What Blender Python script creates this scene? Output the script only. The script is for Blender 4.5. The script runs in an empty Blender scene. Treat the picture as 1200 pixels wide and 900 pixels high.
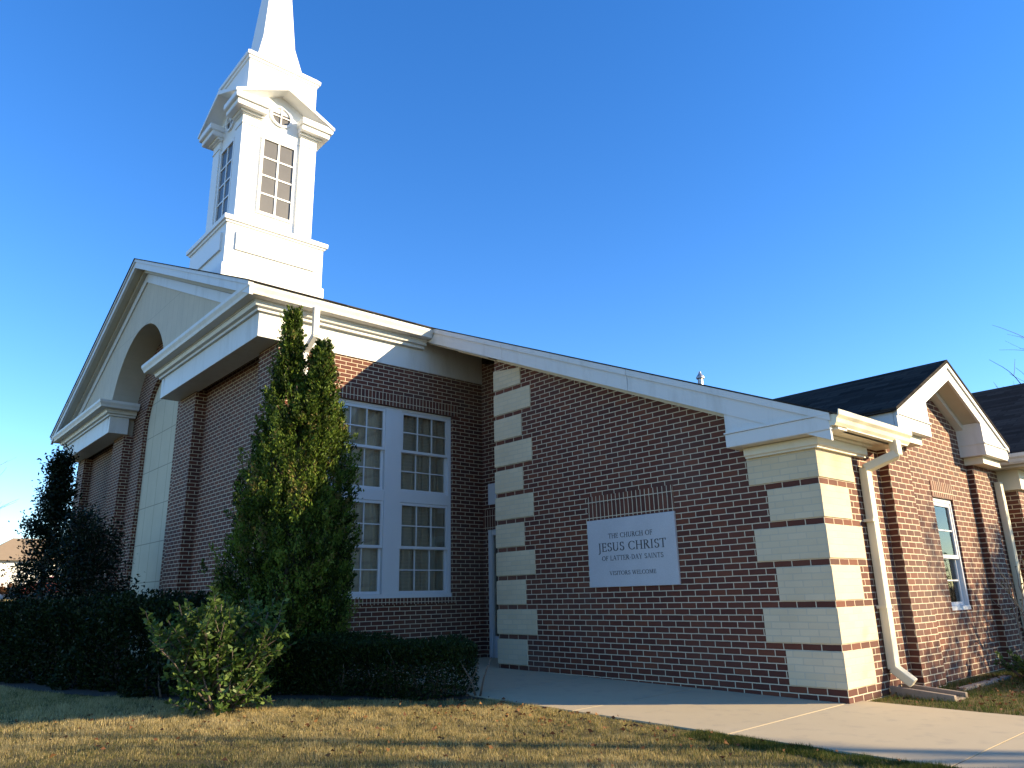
import bpy, bmesh, math, random
import numpy as np
from mathutils import Vector, Matrix
R = math.radians
random.seed(7); rng = np.random.default_rng(7)
scene = bpy.context.scene
COL = scene.collection

# ------------------------------------------------------------------ camera
cam = bpy.data.cameras.new("camera"); co = bpy.data.objects.new("camera", cam); COL.objects.link(co)
YAW, PITCH, ROLL = .842134, .280002, -.023448
fw = Vector((-math.sin(YAW)*math.cos(PITCH), math.cos(YAW)*math.cos(PITCH), math.sin(PITCH)))
r0 = Vector((math.cos(YAW), math.sin(YAW), 0)); u0 = r0.cross(fw)
rr = r0*math.cos(ROLL)+u0*math.sin(ROLL); uu = -r0*math.sin(ROLL)+u0*math.cos(ROLL)
co.matrix_world = Matrix(((rr.x, uu.x, -fw.x, 3.57601), (rr.y, uu.y, -fw.y, -7.36818), (rr.z, uu.z, -fw.z, 1.05316), (0, 0, 0, 1)))
cam.sensor_width = 36; cam.lens = 868.0*36/1200; cam.clip_start = .05; cam.clip_end = 3000
scene.camera = co

# ------------------------------------------------------------------ light
SUN = Vector((1, .9, .42)).normalized()
EL = math.asin(SUN.z); AZ = math.atan2(SUN.x, SUN.y)      # azimuth clockwise from +Y
w = bpy.data.worlds.new("World"); scene.world = w; w.use_nodes = True
nt = w.node_tree; bg = nt.nodes["Background"]
sky = nt.nodes.new("ShaderNodeTexSky"); sky.sky_type = 'NISHITA'; sky.sun_disc = False
sky.sun_elevation = EL; sky.sun_rotation = AZ
sky.air_density = 1.0; sky.dust_density = .0; sky.ozone_density = 3.0; sky.altitude = 200
hs_ = nt.nodes.new('ShaderNodeHueSaturation'); hs_.inputs['Saturation'].default_value = 1.27; hs_.inputs['Hue'].default_value = .511
nt.links.new(sky.outputs[0], hs_.inputs['Color']); nt.links.new(hs_.outputs[0], bg.inputs[0]); bg.inputs[1].default_value = .135
sl = bpy.data.lights.new("sun", 'SUN'); sl.energy = 5.0; sl.angle = R(.53); sl.color = (1, .80, .50)
so = bpy.data.objects.new("sun", sl); COL.objects.link(so); so.rotation_euler = SUN.to_track_quat('Z', 'Y').to_euler()
so.location = (20, 20, 20)
scene.view_settings.view_transform = 'Standard'; scene.view_settings.look = 'None'
scene.view_settings.exposure = 1.35; scene.view_settings.gamma = 1.0
scene.view_settings.use_curve_mapping = False

# ------------------------------------------------------------------ helpers
class MB:
    """collects polygons, builds one mesh object"""
    def __init__(s): s.v = []; s.f = []
    def poly(s, pts):
        i = len(s.v); s.v += [tuple(p) for p in pts]; s.f.append(tuple(range(i, i+len(pts))))
    def box(s, x0, x1, y0, y1, z0, z1):
        i = len(s.v)
        s.v += [(x0,y0,z0),(x1,y0,z0),(x1,y1,z0),(x0,y1,z0),(x0,y0,z1),(x1,y0,z1),(x1,y1,z1),(x0,y1,z1)]
        s.f += [tuple(i+k for k in q) for q in ((3,2,1,0),(4,5,6,7),(0,1,5,4),(1,2,6,5),(2,3,7,6),(3,0,4,7))]
        return s
    def prism(s, pts, axis, a, b):
        """pts 2D outline, extruded along axis from a to b"""
        def P(p, t):
            return (t,p[0],p[1]) if axis == 'x' else (p[0],t,p[1]) if axis == 'y' else (p[0],p[1],t)
        n = len(pts); i = len(s.v)
        s.v += [P(p,a) for p in pts]+[P(p,b) for p in pts]
        s.f.append(tuple(range(i, i+n))); s.f.append(tuple(range(i+2*n-1, i+n-1, -1)))
        for k in range(n):
            l = (k+1) % n; s.f.append((i+k, i+n+k, i+n+l, i+l))
        return s
    def sweep(s, prof, path, closed=False):
        """prof: closed outline of (out, z); path: 2D points, out is to the right of travel"""
        n = len(path); m = len(prof); i0 = len(s.v)
        dirs = []
        for k in range(n if closed else n-1):
            a, b = Vector(path[k]), Vector(path[(k+1) % n]); dirs.append((b-a).normalized())
        for k in range(n):
            if closed: d0, d1 = dirs[k-1], dirs[k]
            else: d0 = dirs[max(0,k-1)]; d1 = dirs[min(n-2,k)]
            n0 = Vector((d0.y,-d0.x)); n1 = Vector((d1.y,-d1.x)); mv = (n0+n1); mv = mv/(mv.dot(n0)) if abs(mv.dot(n0)) > 1e-6 else n0
            for o, z in prof: s.v.append((path[k][0]+mv.x*o, path[k][1]+mv.y*o, z))
        for k in range(n if closed else n-1):
            l = (k+1) % n
            for j in range(m):
                q = (j+1) % m; s.f.append((i0+k*m+j, i0+l*m+j, i0+l*m+q, i0+k*m+q))
        if not closed:
            s.f.append(tuple(i0+j for j in range(m))); s.f.append(tuple(i0+(n-1)*m+j for j in reversed(range(m))))
        return s
    def tube(s, pts, rad, seg=8, cap=True):
        pts = [Vector(p) for p in pts]; n = len(pts); i0 = len(s.v); up = Vector((0,0,1)); prev = None
        if not hasattr(rad, '__len__'): rad = [rad]*n
        for k in range(n):
            d = (pts[min(n-1,k+1)]-pts[max(0,k-1)]).normalized()
            a = prev if prev is not None else (up.cross(d) if abs(d.z) < .95 else Vector((1,0,0)).cross(d))
            a = (a-d*a.dot(d)).normalized(); b = d.cross(a); prev = a
            for j in range(seg):
                t = 2*math.pi*j/seg; s.v.append(tuple(pts[k]+(a*math.cos(t)+b*math.sin(t))*rad[k]))
        for k in range(n-1):
            for j in range(seg):
                q = (j+1) % seg; s.f.append((i0+k*seg+j, i0+k*seg+q, i0+(k+1)*seg+q, i0+(k+1)*seg+j))
        if cap:
            s.f.append(tuple(i0+j for j in reversed(range(seg)))); s.f.append(tuple(i0+(n-1)*seg+j for j in range(seg)))
        return s
    def build(s, name, mat, parent=None, smooth=False, bevel=0):
        me = bpy.data.meshes.new(name); me.from_pydata(s.v, [], s.f)
        bm = bmesh.new(); bm.from_mesh(me); bmesh.ops.recalc_face_normals(bm, faces=bm.faces); bm.to_mesh(me); bm.free()
        if smooth: me.polygons.foreach_set('use_smooth', [True]*len(me.polygons))
        me.materials.append(mat); o = bpy.data.objects.new(name, me); COL.objects.link(o)
        if parent: o.parent = parent
        if bevel:
            b = o.modifiers.new('bevel', 'BEVEL'); b.width = bevel; b.segments = 2; b.limit_method = 'ANGLE'; b.angle_limit = R(40)
        return o

def raw_mesh(name, V, F4, mat, parent=None, col=None, smooth=False):
    """numpy quads / tris to a mesh object"""
    me = bpy.data.meshes.new(name); k = F4.shape[1]; n = len(F4)
    me.vertices.add(len(V)); me.vertices.foreach_set('co', V.astype(np.float32).ravel())
    me.loops.add(n*k); me.loops.foreach_set('vertex_index', F4.astype(np.int32).ravel())
    me.polygons.add(n); me.polygons.foreach_set('loop_start', np.arange(0, n*k, k, dtype=np.int32))
    me.polygons.foreach_set('loop_total', np.full(n, k, dtype=np.int32))
    if smooth: me.polygons.foreach_set('use_smooth', np.ones(n, dtype=bool))
    me.update(calc_edges=True)
    if col is not None:
        a = me.attributes.new('tint', 'FLOAT', 'FACE'); a.data.foreach_set('value', col.astype(np.float32))
    me.materials.append(mat); o = bpy.data.objects.new(name, me); COL.objects.link(o)
    if parent: o.parent = parent
    return o

def thing(name, label, cat, loc=(0,0,0), group=None):
    o = bpy.data.objects.new(name, None); COL.objects.link(o); o.location = loc; o.empty_display_size = .3
    return tag(o, label, cat, group)
def tag(o, label=None, cat=None, group=None, kind=None):
    if label: o['label'] = label
    if cat: o['category'] = cat
    if group: o['group'] = group
    if kind: o['kind'] = kind
    return o
def child_world(o, parent):
    """parent keeping world place"""
    o.parent = parent; o.matrix_parent_inverse = Matrix.Translation(-Vector(parent.location)); return o

# ------------------------------------------------------------------ materials
class NT:
    def __init__(s, name):
        s.m = bpy.data.materials.new(name); s.m.use_nodes = True; s.t = s.m.node_tree
        s.b = s.t.nodes['Principled BSDF']; s.out = s.t.nodes['Material Output']
    def n(s, typ, **kw):
        nd = s.t.nodes.new(typ)
        for k, v in kw.items():
            if k.startswith('i_'):
                key = k[2:]; key = int(key) if key.isdigit() else key
                nd.inputs[key].default_value = v
            else: setattr(nd, k, v)
        return nd
    def l(s, a, b): s.t.links.new(a, b)
    def math(s, op, a, b=None, clamp=False):
        nd = s.n('ShaderNodeMath', operation=op, use_clamp=clamp)
        for i, x in enumerate((a, b)):
            if x is None: continue
            if isinstance(x, (int, float)): nd.inputs[i].default_value = x
            else: s.l(x, nd.inputs[i])
        return nd.outputs[0]
    def mix(s, fac, a, b, blend='MIX'):
        nd = s.n('ShaderNodeMix', data_type='RGBA', blend_type=blend)
        for i, x in ((0, fac), (6, a), (7, b)):
            if isinstance(x, (int, float)): nd.inputs[i].default_value = x
            elif isinstance(x, tuple): nd.inputs[i].default_value = (*x[:3], 1)
            else: s.l(x, nd.inputs[i])
        return nd.outputs[2]
    def noise(s, scale, detail=3, vec=None, rough=.5):
        nd = s.n('ShaderNodeTexNoise', i_Scale=scale, i_Detail=detail, i_Roughness=rough)
        if vec is not None: s.l(vec, nd.inputs['Vector'])
        return nd.outputs['Fac']
    def ramp(s, fac, stops):
        nd = s.n('ShaderNodeValToRGB'); s.l(fac, nd.inputs[0]); e = nd.color_ramp.elements
        while len(e) < len(stops): e.new(.5)
        for k, (p, c) in enumerate(stops):
            e[k].position = p; e[k].color = (*c, 1) if len(c) == 3 else c
        return nd.outputs[0]
    def pos(s): return s.n('ShaderNodeNewGeometry').outputs['Position']
    def bump(s, h, strength=.5, dist=.01):
        nd = s.n('ShaderNodeBump', i_Strength=strength, i_Distance=dist); s.l(h, nd.inputs['Height']); s.l(nd.outputs[0], s.b.inputs['Normal'])
    def set(s, **kw):
        for k, v in kw.items():
            k = k.replace('_', ' ')
            if isinstance(v, tuple): v = (*v[:3], 1)
            s.b.inputs[k].default_value = v

CRS = .0677                                                  # one brick course
def brick_uv(k, swap=False):
    g = k.n('ShaderNodeNewGeometry'); sp = k.n('ShaderNodeSeparateXYZ'); k.l(g.outputs['Position'], sp.inputs[0])
    sn = k.n('ShaderNodeSeparateXYZ'); k.l(g.outputs['True Normal'], sn.inputs[0])
    ax = k.math('GREATER_THAN', k.math('ABSOLUTE', sn.outputs[0]), k.math('ABSOLUTE', sn.outputs[1]))
    u = k.math('ADD', k.math('MULTIPLY', ax, sp.outputs[1]), k.math('MULTIPLY', k.math('SUBTRACT', 1.0, ax), sp.outputs[0]))
    c = k.n('ShaderNodeCombineXYZ')
    k.l(u, c.inputs[1 if swap else 0]); k.l(sp.outputs[2], c.inputs[0 if swap else 1])
    return c.outputs[0], g.outputs['Position'], sp.outputs[2]
def mat_brick(name, swap=False, cream=False):
    k = NT(name); uv, pos, z = brick_uv(k, swap)
    if swap:
        a = k.n('ShaderNodeMapping', i_Location=(0.0, .01, 0)); k.l(uv, a.inputs[0]); uv = a.outputs[0]
    # a little waviness so courses are not ruler straight
    nz = k.n('ShaderNodeTexNoise', i_Scale=9.0, i_Detail=2.0); k.l(pos, nz.inputs['Vector'])
    sub = k.n('ShaderNodeVectorMath', operation='SUBTRACT'); k.l(nz.outputs['Color'], sub.inputs[0]); sub.inputs[1].default_value = (.5,.5,.5)
    sc = k.n('ShaderNodeVectorMath', operation='SCALE'); k.l(sub.outputs[0], sc.inputs[0]); sc.inputs['Scale'].default_value = .006
    ad = k.n('ShaderNodeVectorMath', operation='ADD'); k.l(uv, ad.inputs[0]); k.l(sc.outputs[0], ad.inputs[1])
    bt = k.n('ShaderNodeTexBrick', offset=.5 if not swap else 0.0, offset_frequency=2, squash=1.0)
    bt.inputs['Scale'].default_value = 1; bt.inputs['Mortar Size'].default_value = .0062; bt.inputs['Mortar Smooth'].default_value = .25
    bt.inputs['Brick Width'].default_value = .2032; bt.inputs['Row Height'].default_value = CRS; bt.inputs['Bias'].default_value = 0
    k.l(ad.outputs[0], bt.inputs['Vector'])
    bt.inputs['Color1'].default_value = (0,0,0,1); bt.inputs['Color2'].default_value = (1,1,1,1); bt.inputs['Mortar'].default_value = (.5,.5,.5,1)
    rnd = k.n('ShaderNodeSeparateColor'); k.l(bt.outputs['Color'], rnd.inputs[0])
    fine = k.noise(55, 4, pos, .65); coarse = k.noise(1.7, 3, pos)
    if cream:
        base = k.mix(rnd.outputs[0], (.57,.47,.305), (.64,.535,.36))
        oi = k.n('ShaderNodeObjectInfo'); base = k.mix(k.math('MULTIPLY', oi.outputs['Random'], .5), base, (.55,.47,.33))
        mort = (.50,.44,.325)
    else:
        base = k.ramp(rnd.outputs[0], [(0,(.078,.019,.009)),(.35,(.106,.025,.0105)),(.75,(.128,.031,.012)),(1,(.165,.044,.016))])
        base = k.mix(k.math('MULTIPLY', fine, .4), base, (.05,.02,.018))
        mort = k.mix(fine, (.50,.405,.275), (.70,.59,.425))
    colr = k.mix(bt.outputs['Fac'], base, mort)
    dirt = k.math('MULTIPLY', k.math('SUBTRACT', coarse, .45, True), .9)
    drift = k.noise(.55, 3, pos)
    colr = k.mix(k.math('MULTIPLY', k.math('SUBTRACT', drift, .52, True), 1.6), colr, k.mix(.4, colr, (.30,.26,.21)))
    colr = k.mix(dirt, colr, k.mix(.5, colr, (.12,.09,.07)))
    k.l(colr, k.b.inputs['Base Color']); k.set(Roughness=.85)
    h = k.math('ADD', k.math('MULTIPLY', k.math('SUBTRACT', 1.0, bt.outputs['Fac']), 1.0), k.math('MULTIPLY', fine, .35))
    k.bump(h, .35 if cream else .9, .006)
    return k.m
def mat_paint(name, col, rough=.5, dirt=.25, bump=.15, streak=True):
    k = NT(name); p = k.pos()
    m = k.n('ShaderNodeMapping', i_Scale=(3,3,.7) if streak else (3,3,3)); k.l(p, m.inputs[0])
    n1 = k.noise(1.6, 5, m.outputs[0], .65); n2 = k.noise(40, 3, p)
    d = k.math('MULTIPLY', k.math('SUBTRACT', n1, .5, True), dirt*3, True)
    c = k.mix(d, col, tuple(x*.62*y for x, y in zip(col, (1,.95,.85))))
    k.l(c, k.b.inputs['Base Color']); k.set(Roughness=rough)
    k.bump(n2, bump, .004); return k.m
def mat_plain(name, col, rough=.6, noise=.3, scale=8, metallic=0):
    k = NT(name); n = k.noise(scale, 5, k.pos(), .6)
    k.l(k.mix(n, tuple(c*(1-noise) for c in col), tuple(min(1,c*(1+noise)) for c in col)), k.b.inputs['Base Color'])
    k.set(Roughness=rough, Metallic=metallic); k.bump(n, .2, .01); return k.m
def mat_leaf(name, stops, transl=.25, rough=.45, spec=.12):
    k = NT(name); at = k.n('ShaderNodeAttribute', attribute_name='tint'); c = k.ramp(at.outputs['Fac'], stops)
    k.l(c, k.b.inputs['Base Color']); k.set(Roughness=rough); k.b.inputs['Specular IOR Level'].default_value = spec
    t = k.n('ShaderNodeBsdfTranslucent'); k.l(c, t.inputs[0])
    mx = k.n('ShaderNodeMixShader', i_0=transl); k.l(k.b.outputs[0], mx.inputs[1]); k.l(t.outputs[0], mx.inputs[2]); k.l(mx.outputs[0], k.out.inputs[0])
    return k.m

M = {}
M['brick'] = mat_brick('red_brick'); M['soldier'] = mat_brick('soldier_brick', swap=True); M['quoin'] = mat_brick('cream_painted_brick', cream=True)
M['white'] = mat_paint('white_paint', (.80,.80,.78), .45, .12)
M['trim'] = mat_paint('white_trim_paint', (.64,.63,.60), .5, .55)
M['cream'] = mat_paint('cream_trim_paint', (.70,.65,.52), .5, .25)
M['almond'] = mat_paint('almond_gutter_paint', (.72,.65,.47), .4, .15)
M['frame'] = mat_paint('window_frame_paint', (.62,.62,.63), .4, .1)
M['black'] = mat_plain('dark_void', (.006,.006,.007), .5)
M['metal'] = mat_plain('galvanised_metal', (.45,.44,.43), .4, .2, 20, .7)
# shingles
k = NT('asphalt_shingles'); p = k.pos(); sp = k.n('ShaderNodeSeparateXYZ'); k.l(p, sp.inputs[0])
g = k.n('ShaderNodeNewGeometry'); sn = k.n('ShaderNodeSeparateXYZ'); k.l(g.outputs['True Normal'], sn.inputs[0])
ax = k.math('GREATER_THAN', k.math('ABSOLUTE', sn.outputs[0]), k.math('ABSOLUTE', sn.outputs[1]))
u = k.math('ADD', k.math('MULTIPLY', ax, sp.outputs[1]), k.math('MULTIPLY', k.math('SUBTRACT', 1.0, ax), sp.outputs[0]))
cx = k.n('ShaderNodeCombineXYZ'); k.l(u, cx.inputs[0]); k.l(k.math('MULTIPLY', sp.outputs[2], 2.5), cx.inputs[1])
bt = k.n('ShaderNodeTexBrick', offset=.37, i_Scale=1.0); bt.inputs['Brick Width'].default_value = .33; bt.inputs['Row Height'].default_value = .15; bt.inputs['Mortar Size'].default_value = .006
bt.inputs['Color1'].default_value = (.018,.016,.014,1); bt.inputs['Color2'].default_value = (.080,.070,.060,1); bt.inputs['Mortar'].default_value = (.01,.01,.01,1)
k.l(cx.outputs[0], bt.inputs['Vector'])
k.l(k.mix(k.noise(60, 3, p), bt.outputs['Color'], (.028,.024,.021)), k.b.inputs['Base Color']); k.set(Roughness=.95)
k.b.inputs['Specular IOR Level'].default_value = .15
k.bump(bt.outputs['Fac'], -.6, .01); k.b.inputs['Specular IOR Level'].default_value = .03; M['shingle'] = k.m
# stucco with joints
def mat_panel(name, col, ju, jz, w=.008):
    k = NT(name); p = k.pos(); sp = k.n('ShaderNodeSeparateXYZ'); k.l(p, sp.inputs[0])
    def joint(o, per, off):
        f = k.math('FRACT', k.math('ADD', k.math('DIVIDE', o, per), off)); return k.math('LESS_THAN', k.math('MULTIPLY', f, per), w)
    j = k.math('MAXIMUM', joint(sp.outputs[0], ju, 400.31), joint(sp.outputs[2], jz, 400.1))
    n = k.noise(2.2, 5, p, .6); n2 = k.noise(90, 3, p)
    c = k.mix(n, tuple(x*.86 for x in col), tuple(x*1.1 for x in col)); c = k.mix(k.math('MULTIPLY', j, .8), c, tuple(x*.4 for x in col))
    k.l(c, k.b.inputs['Base Color']); k.set(Roughness=.85); k.bump(k.math('SUBTRACT', n2, j), .3, .006); return k.m
M['panel'] = mat_panel('precast_panel', (.54,.48,.345), .62, .79, .018)
M['stucco'] = mat_panel('tympanum_stucco', (.54,.475,.365), .305, 7.7, .006)
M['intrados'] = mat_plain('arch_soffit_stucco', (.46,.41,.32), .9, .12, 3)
M['soffit'] = mat_plain('shaded_soffit_paint', (.50,.46,.37), .7, .12, 3)  # undersides coloured darker than the trim, eave shade included in the colour
# window glass: dark slightly reflective pane, see-through
k = NT('window_glass'); tr = k.n('ShaderNodeBsdfTransparent'); tr.inputs[0].default_value = (.93,.92,.88,1)
gl = k.n('ShaderNodeBsdfGlossy'); gl.inputs['Roughness'].default_value = .04; lw = k.n('ShaderNodeFresnel', i_IOR=1.5)
mx = k.n('ShaderNodeMixShader'); k.l(k.math('ADD', k.math('MULTIPLY', lw.outputs[0], 1.0), .05), mx.inputs[0]); k.l(tr.outputs[0], mx.inputs[1]); k.l(gl.outputs[0], mx.inputs[2]); k.l(mx.outputs[0], k.out.inputs[0])
nz = k.n('ShaderNodeBump', i_Strength=.05, i_Distance=.05); k.l(k.noise(1.5, 2, k.pos()), nz.inputs['Height']); k.l(nz.outputs[0], gl.inputs['Normal'])
M['glass'] = k.m
k = NT('curtain_cloth'); p = k.pos(); mp = k.n('ShaderNodeMapping', i_Scale=(10,10,.25)); k.l(p, mp.inputs[0]); n = k.noise(1.0, 3, mp.outputs[0])
k.l(k.mix(n, (.36,.36,.34), (.54,.53,.49)), k.b.inputs['Base Color']); k.set(Roughness=.9); k.bump(n, .6, .05); M['curtain'] = k.m
k = NT('white_blind'); p = k.pos(); mp = k.n('ShaderNodeMapping', i_Scale=(14,14,.25)); k.l(p, mp.inputs[0]); n = k.noise(1.0, 2, mp.outputs[0])
k.l(k.mix(n, (.45,.45,.42), (.75,.75,.70)), k.b.inputs['Base Color']); k.set(Roughness=.9); k.bump(n, .6, .05); M['blind'] = k.m
# tan louver of the belfry
k = NT('belfry_pane'); p = k.pos(); sp = k.n('ShaderNodeSeparateXYZ'); k.l(p, sp.inputs[0])
n = k.noise(3, 3, p); k.l(k.mix(n, (.080,.077,.074), (.110,.106,.102)), k.b.inputs['Base Color']); k.set(Roughness=.35); M['belfry'] = k.m
# granite sign
k = NT('sign_granite'); n = k.noise(220, 4, k.pos(), .7); n2 = k.noise(3, 4, k.pos())
k.l(k.ramp(k.math('ADD', k.math('MULTIPLY', n, .8), k.math('MULTIPLY', n2, .2)), [(.25,(.30,.30,.315)),(.5,(.45,.45,.47)),(.8,(.58,.58,.60))]), k.b.inputs['Base Color']); k.set(Roughness=.5); M['granite'] = k.m
M['letter'] = mat_plain('letter_paint', (.035,.037,.045), .5)
# concrete
k = NT('sidewalk_concrete'); p = k.pos(); n = k.noise(.9, 6, p, .65); n2 = k.noise(120, 4, p, .7); n3 = k.noise(6, 4, p)
c = k.mix(n, (.42,.335,.205), (.52,.42,.265)); c = k.mix(k.math('MULTIPLY', n2, .35), c, (.26,.22,.17)); c = k.mix(k.math('MULTIPLY', k.math('SUBTRACT', n3, .55, True), 2.2), c, (.28,.24,.18))
k.l(c, k.b.inputs['Base Color']); k.set(Roughness=.9); k.bump(n2, .25, .004); M['concrete'] = k.m
# lawn soil and grass
k = NT('lawn_soil'); p = k.pos(); n = k.noise(.45, 5, p, .6); n2 = k.noise(26, 5, p, .7)
c = k.mix(n, (.15,.11,.05), (.22,.165,.07)); c = k.mix(k.math('MULTIPLY', n2, .8), c, (.08,.07,.025))
k.l(c, k.b.inputs['Base Color']); k.set(Roughness=1.0); k.b.inputs['Specular IOR Level'].default_value = .1; k.bump(n2, .8, .03); M['soil'] = k.m
M['mulch'] = mat_plain('mulch', (.016,.011,.007), 1, .5, 30)
M['grass'] = mat_leaf('grass_blades', [(0,(.045,.070,.014)),(.28,(.14,.14,.030)),(.5,(.34,.265,.10)),(.8,(.53,.41,.19)),(1,(.64,.52,.27))], .45, .6)
M['litter'] = mat_leaf('dry_leaves', [(0,(.07,.03,.018)),(.5,(.15,.065,.03)),(1,(.26,.14,.055))], .2, .7)
M['arbor'] = mat_leaf('arborvitae_foliage', [(0,(.006,.014,.003)),(.45,(.026,.046,.006)),(.75,(.110,.170,.022)),(.95,(.17,.22,.042)),(1,(.15,.12,.04))], .3, .5)
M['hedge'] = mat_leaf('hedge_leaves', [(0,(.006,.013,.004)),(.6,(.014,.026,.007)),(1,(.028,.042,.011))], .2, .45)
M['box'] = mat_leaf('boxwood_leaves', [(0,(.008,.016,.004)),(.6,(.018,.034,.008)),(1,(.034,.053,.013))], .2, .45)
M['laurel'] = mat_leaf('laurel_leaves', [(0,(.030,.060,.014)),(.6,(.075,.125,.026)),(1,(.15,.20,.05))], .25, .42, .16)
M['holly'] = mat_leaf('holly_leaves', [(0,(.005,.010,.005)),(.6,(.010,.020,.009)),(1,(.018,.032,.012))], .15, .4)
M['autumn'] = mat_leaf('brown_tree_leaves', [(0,(.05,.05,.015)),(.6,(.10,.08,.025)),(1,(.16,.09,.03))], .3, .6)
M['bark'] = mat_plain('bark', (.10,.075,.055), .95, .4, 25)
M['palebark'] = mat_plain('pale_bark', (.24,.19,.14), .9, .3, 25)
M['splash'] = mat_plain('weathered_concrete', (.26,.20,.15), .95, .3, 15)

# ------------------------------------------------------------------ terrain
def gz(x, y):
    x = np.asarray(x, float); y = np.asarray(y, float)
    return .018*np.maximum(-4.5, np.minimum(0, y+1.0)) + .04*np.maximum(-12, np.minimum(0, y+5.5)) - .013*np.clip(x, -6, 1) + .045*np.clip(-x-20, 0, 45)
def axis_vals():
    a = [-900,-500,-300,-200,-140,-100,-80,-65]+list(np.arange(-55,-20,2.5))+list(np.arange(-20,8,.5))+[8,9,10,12,14,17,20,25,30,40,55,80,120,200,300,500,900]
    return np.array(sorted(set(a)))
xs = axis_vals(); ys = np.array(sorted(set([-900,-500,-300,-200,-120,-80,-55,-40,-30,-25]+list(np.arange(-20,6,.5))+[6,7,8,10,12,15,20,30,45,65,100,160,250,400,700,1200])))
X, Y = np.meshgrid(xs, ys); V = np.stack([X.ravel(), Y.ravel(), gz(X,Y).ravel()], 1)
nx, ny = len(xs), len(ys); I = np.arange(nx*ny).reshape(ny, nx)
F = np.stack([I[:-1,:-1].ravel(), I[:-1,1:].ravel(), I[1:,1:].ravel(), I[1:,:-1].ravel()], 1)
tag(raw_mesh('lawn', V, F, M['soil'], smooth=True), kind='structure')

WY0, WY1 = -1.99, .27
def slab(mb, x0, x1, y0, y1, t=.014):
    n = max(1, int((x1-x0)/.4)); top = []; 
    for i in range(n+1):
        x = x0+(x1-x0)*i/n; top.append((x, float(gz(x,y0))+t, float(gz(x,y1))+t))
    for i in range(n):
        a, b = top[i], top[i+1]
        mb.poly([(a[0],y0,a[1]),(b[0],y0,b[1]),(b[0],y1,b[2]),(a[0],y1,a[2])])
        mb.poly([(a[0],y0,a[1]-.12),(b[0],y0,b[1]-.12),(b[0],y0,b[1]),(a[0],y0,a[1])])
        mb.poly([(a[0],y1,a[2]-.12),(b[0],y1,b[2]-.12),(b[0],y1,b[2]),(a[0],y1,a[2])])
    for q in (top[0], top[-1]):
        mb.poly([(q[0],y0,q[1]-.12),(q[0],y1,q[2]-.12),(q[0],y1,q[2]),(q[0],y0,q[1])])
mb = MB()
ed = [-6.70,-5.10,-3.35,-1.70,-.03,1.56,3.2,4.9,6.6,8.3]
for a, b in zip(ed[:-1], ed[1:]):
    slab(mb, a+.006, b-.006, WY0, (1.04 if b <= -5.05 else -.004 if b < 0 else WY1))
tag(mb.build('sidewalk', M['concrete']), kind='structure')
tag(MB().box(-6.7,8.3,WY0+.02,-.02,-.09,-.02).build('sidewalk_base', M['mulch']), kind='structure')

# ------------------------------------------------------------------ church
church = thing('church_building', 'red brick church with white steeple, arched gable front and long sloping eave', 'church')
XW, YD, YF, YB = -6.79, 1.11, -2.89, -2.69
XM, SL, XE, ZE = -13.16, .4247, -6.40, 5.59
S = lambda x: ZE-SL*(x-XE) if x >= XM else ZE-SL*((2*XM-x)-XE)
WL = -5.10
def B(): return MB()
# --- sign wall and its end returns
b = MB()
ztop = lambda x: S(x)-.30
b.prism([(WL,-.3),(0,-.3),(0,ztop(0)),(WL,ztop(WL))], 'y', 0, .24)
b.build('wall', M['brick'], church)
MB().prism([(.24,-.3),(YD+.2,-.3),(YD+.2,4.6),(.24,4.6)], 'x', WL, WL+.2).build('wall', M['brick'], church)
# right side wall
for q_ in ((.24,1.52,2.66),(5.04,5.9,2.9)): MB().box(-.24, 0, q_[0], q_[1], -.3, q_[2]).build('wall', M['brick'], church)
# door wall (with an opening) 
b = MB(); DX0, DX1, DZ = -6.66, -5.32, 2.20
b.box(XW-.2, DX0, YD, YD+.25, -.3, DZ); b.box(DX1, WL+.2, YD+.002, YD+.25, -.3, DZ); b.prism([(XW-.2,DZ),(WL+.2,DZ),(WL+.2,S(WL+.2)-.08),(XW-.2,5.35)], 'y', YD, YD+.25)
b.build('wall', M['brick'], church)
MB().box(XW+.02, WL-.002, YD-.008, YD, DZ+.003, DZ+.34).build('lintel', M['soldier'], church)
# window wall
WY = (-1.97, .44); WZ = (1.08, 4.19)
b = MB(); b.box(XW-.25, XW, YF, YD, -.3, WZ[0]); b.box(XW-.25, XW, YF, YD, WZ[1], 5.3)
b.box(XW-.25, XW, YF, WY[0], WZ[0], WZ[1]); b.box(XW-.25, XW, WY[1], YD, WZ[0], WZ[1]); b.build('wall', M['brick'], church)
MB().box(XW, XW+.008, WY[0]-.12, WY[1]+.12, WZ[1]+.002, WZ[1]+.205).build('lintel', M['soldier'], church)
MB().box(XW, XW+.03, WY[0]-.03, WY[1]+.03, WZ[0]-.10, WZ[0]-.002).build('window_sill', M['soldier'], church)
# chapel front: back wall with arched opening, pilasters
def arch_pts(R_, n=40): return [(XM+R_*math.cos(math.pi*i/n), 4.9+R_*math.sin(math.pi*i/n)) for i in range(n+1)]
RI, RO = 1.15, 2.03
b = MB()
b.box(XM+RI, XW-.25, YB, YB+.2, -.3, 5.4); b.box(2*XM-XW+.25, XM-RI, YB, YB+.2, -.3, 5.4)
ap = arch_pts(RI)
for i in range(len(ap)-1):
    (x0,z0),(x1,z1) = ap[i], ap[i+1]
    for yy in (YB, YB+.2): b.poly([(x0,yy,z0),(x1,yy,z1),(x1,yy,7.3),(x0,yy,7.3)])
    b.poly([(x0,YB,z0),(x1,YB,z1),(x1,YB+.2,z1),(x0,YB+.2,z0)])
for s in (1,-1): b.poly([(XM+s*RI,YB,5.4),(XM+s*2.3,YB,5.4),(XM+s*2.3,YB,7.3),(XM+s*RI,YB,7.3)])
b.build('wall', M['brick'], church)
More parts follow.
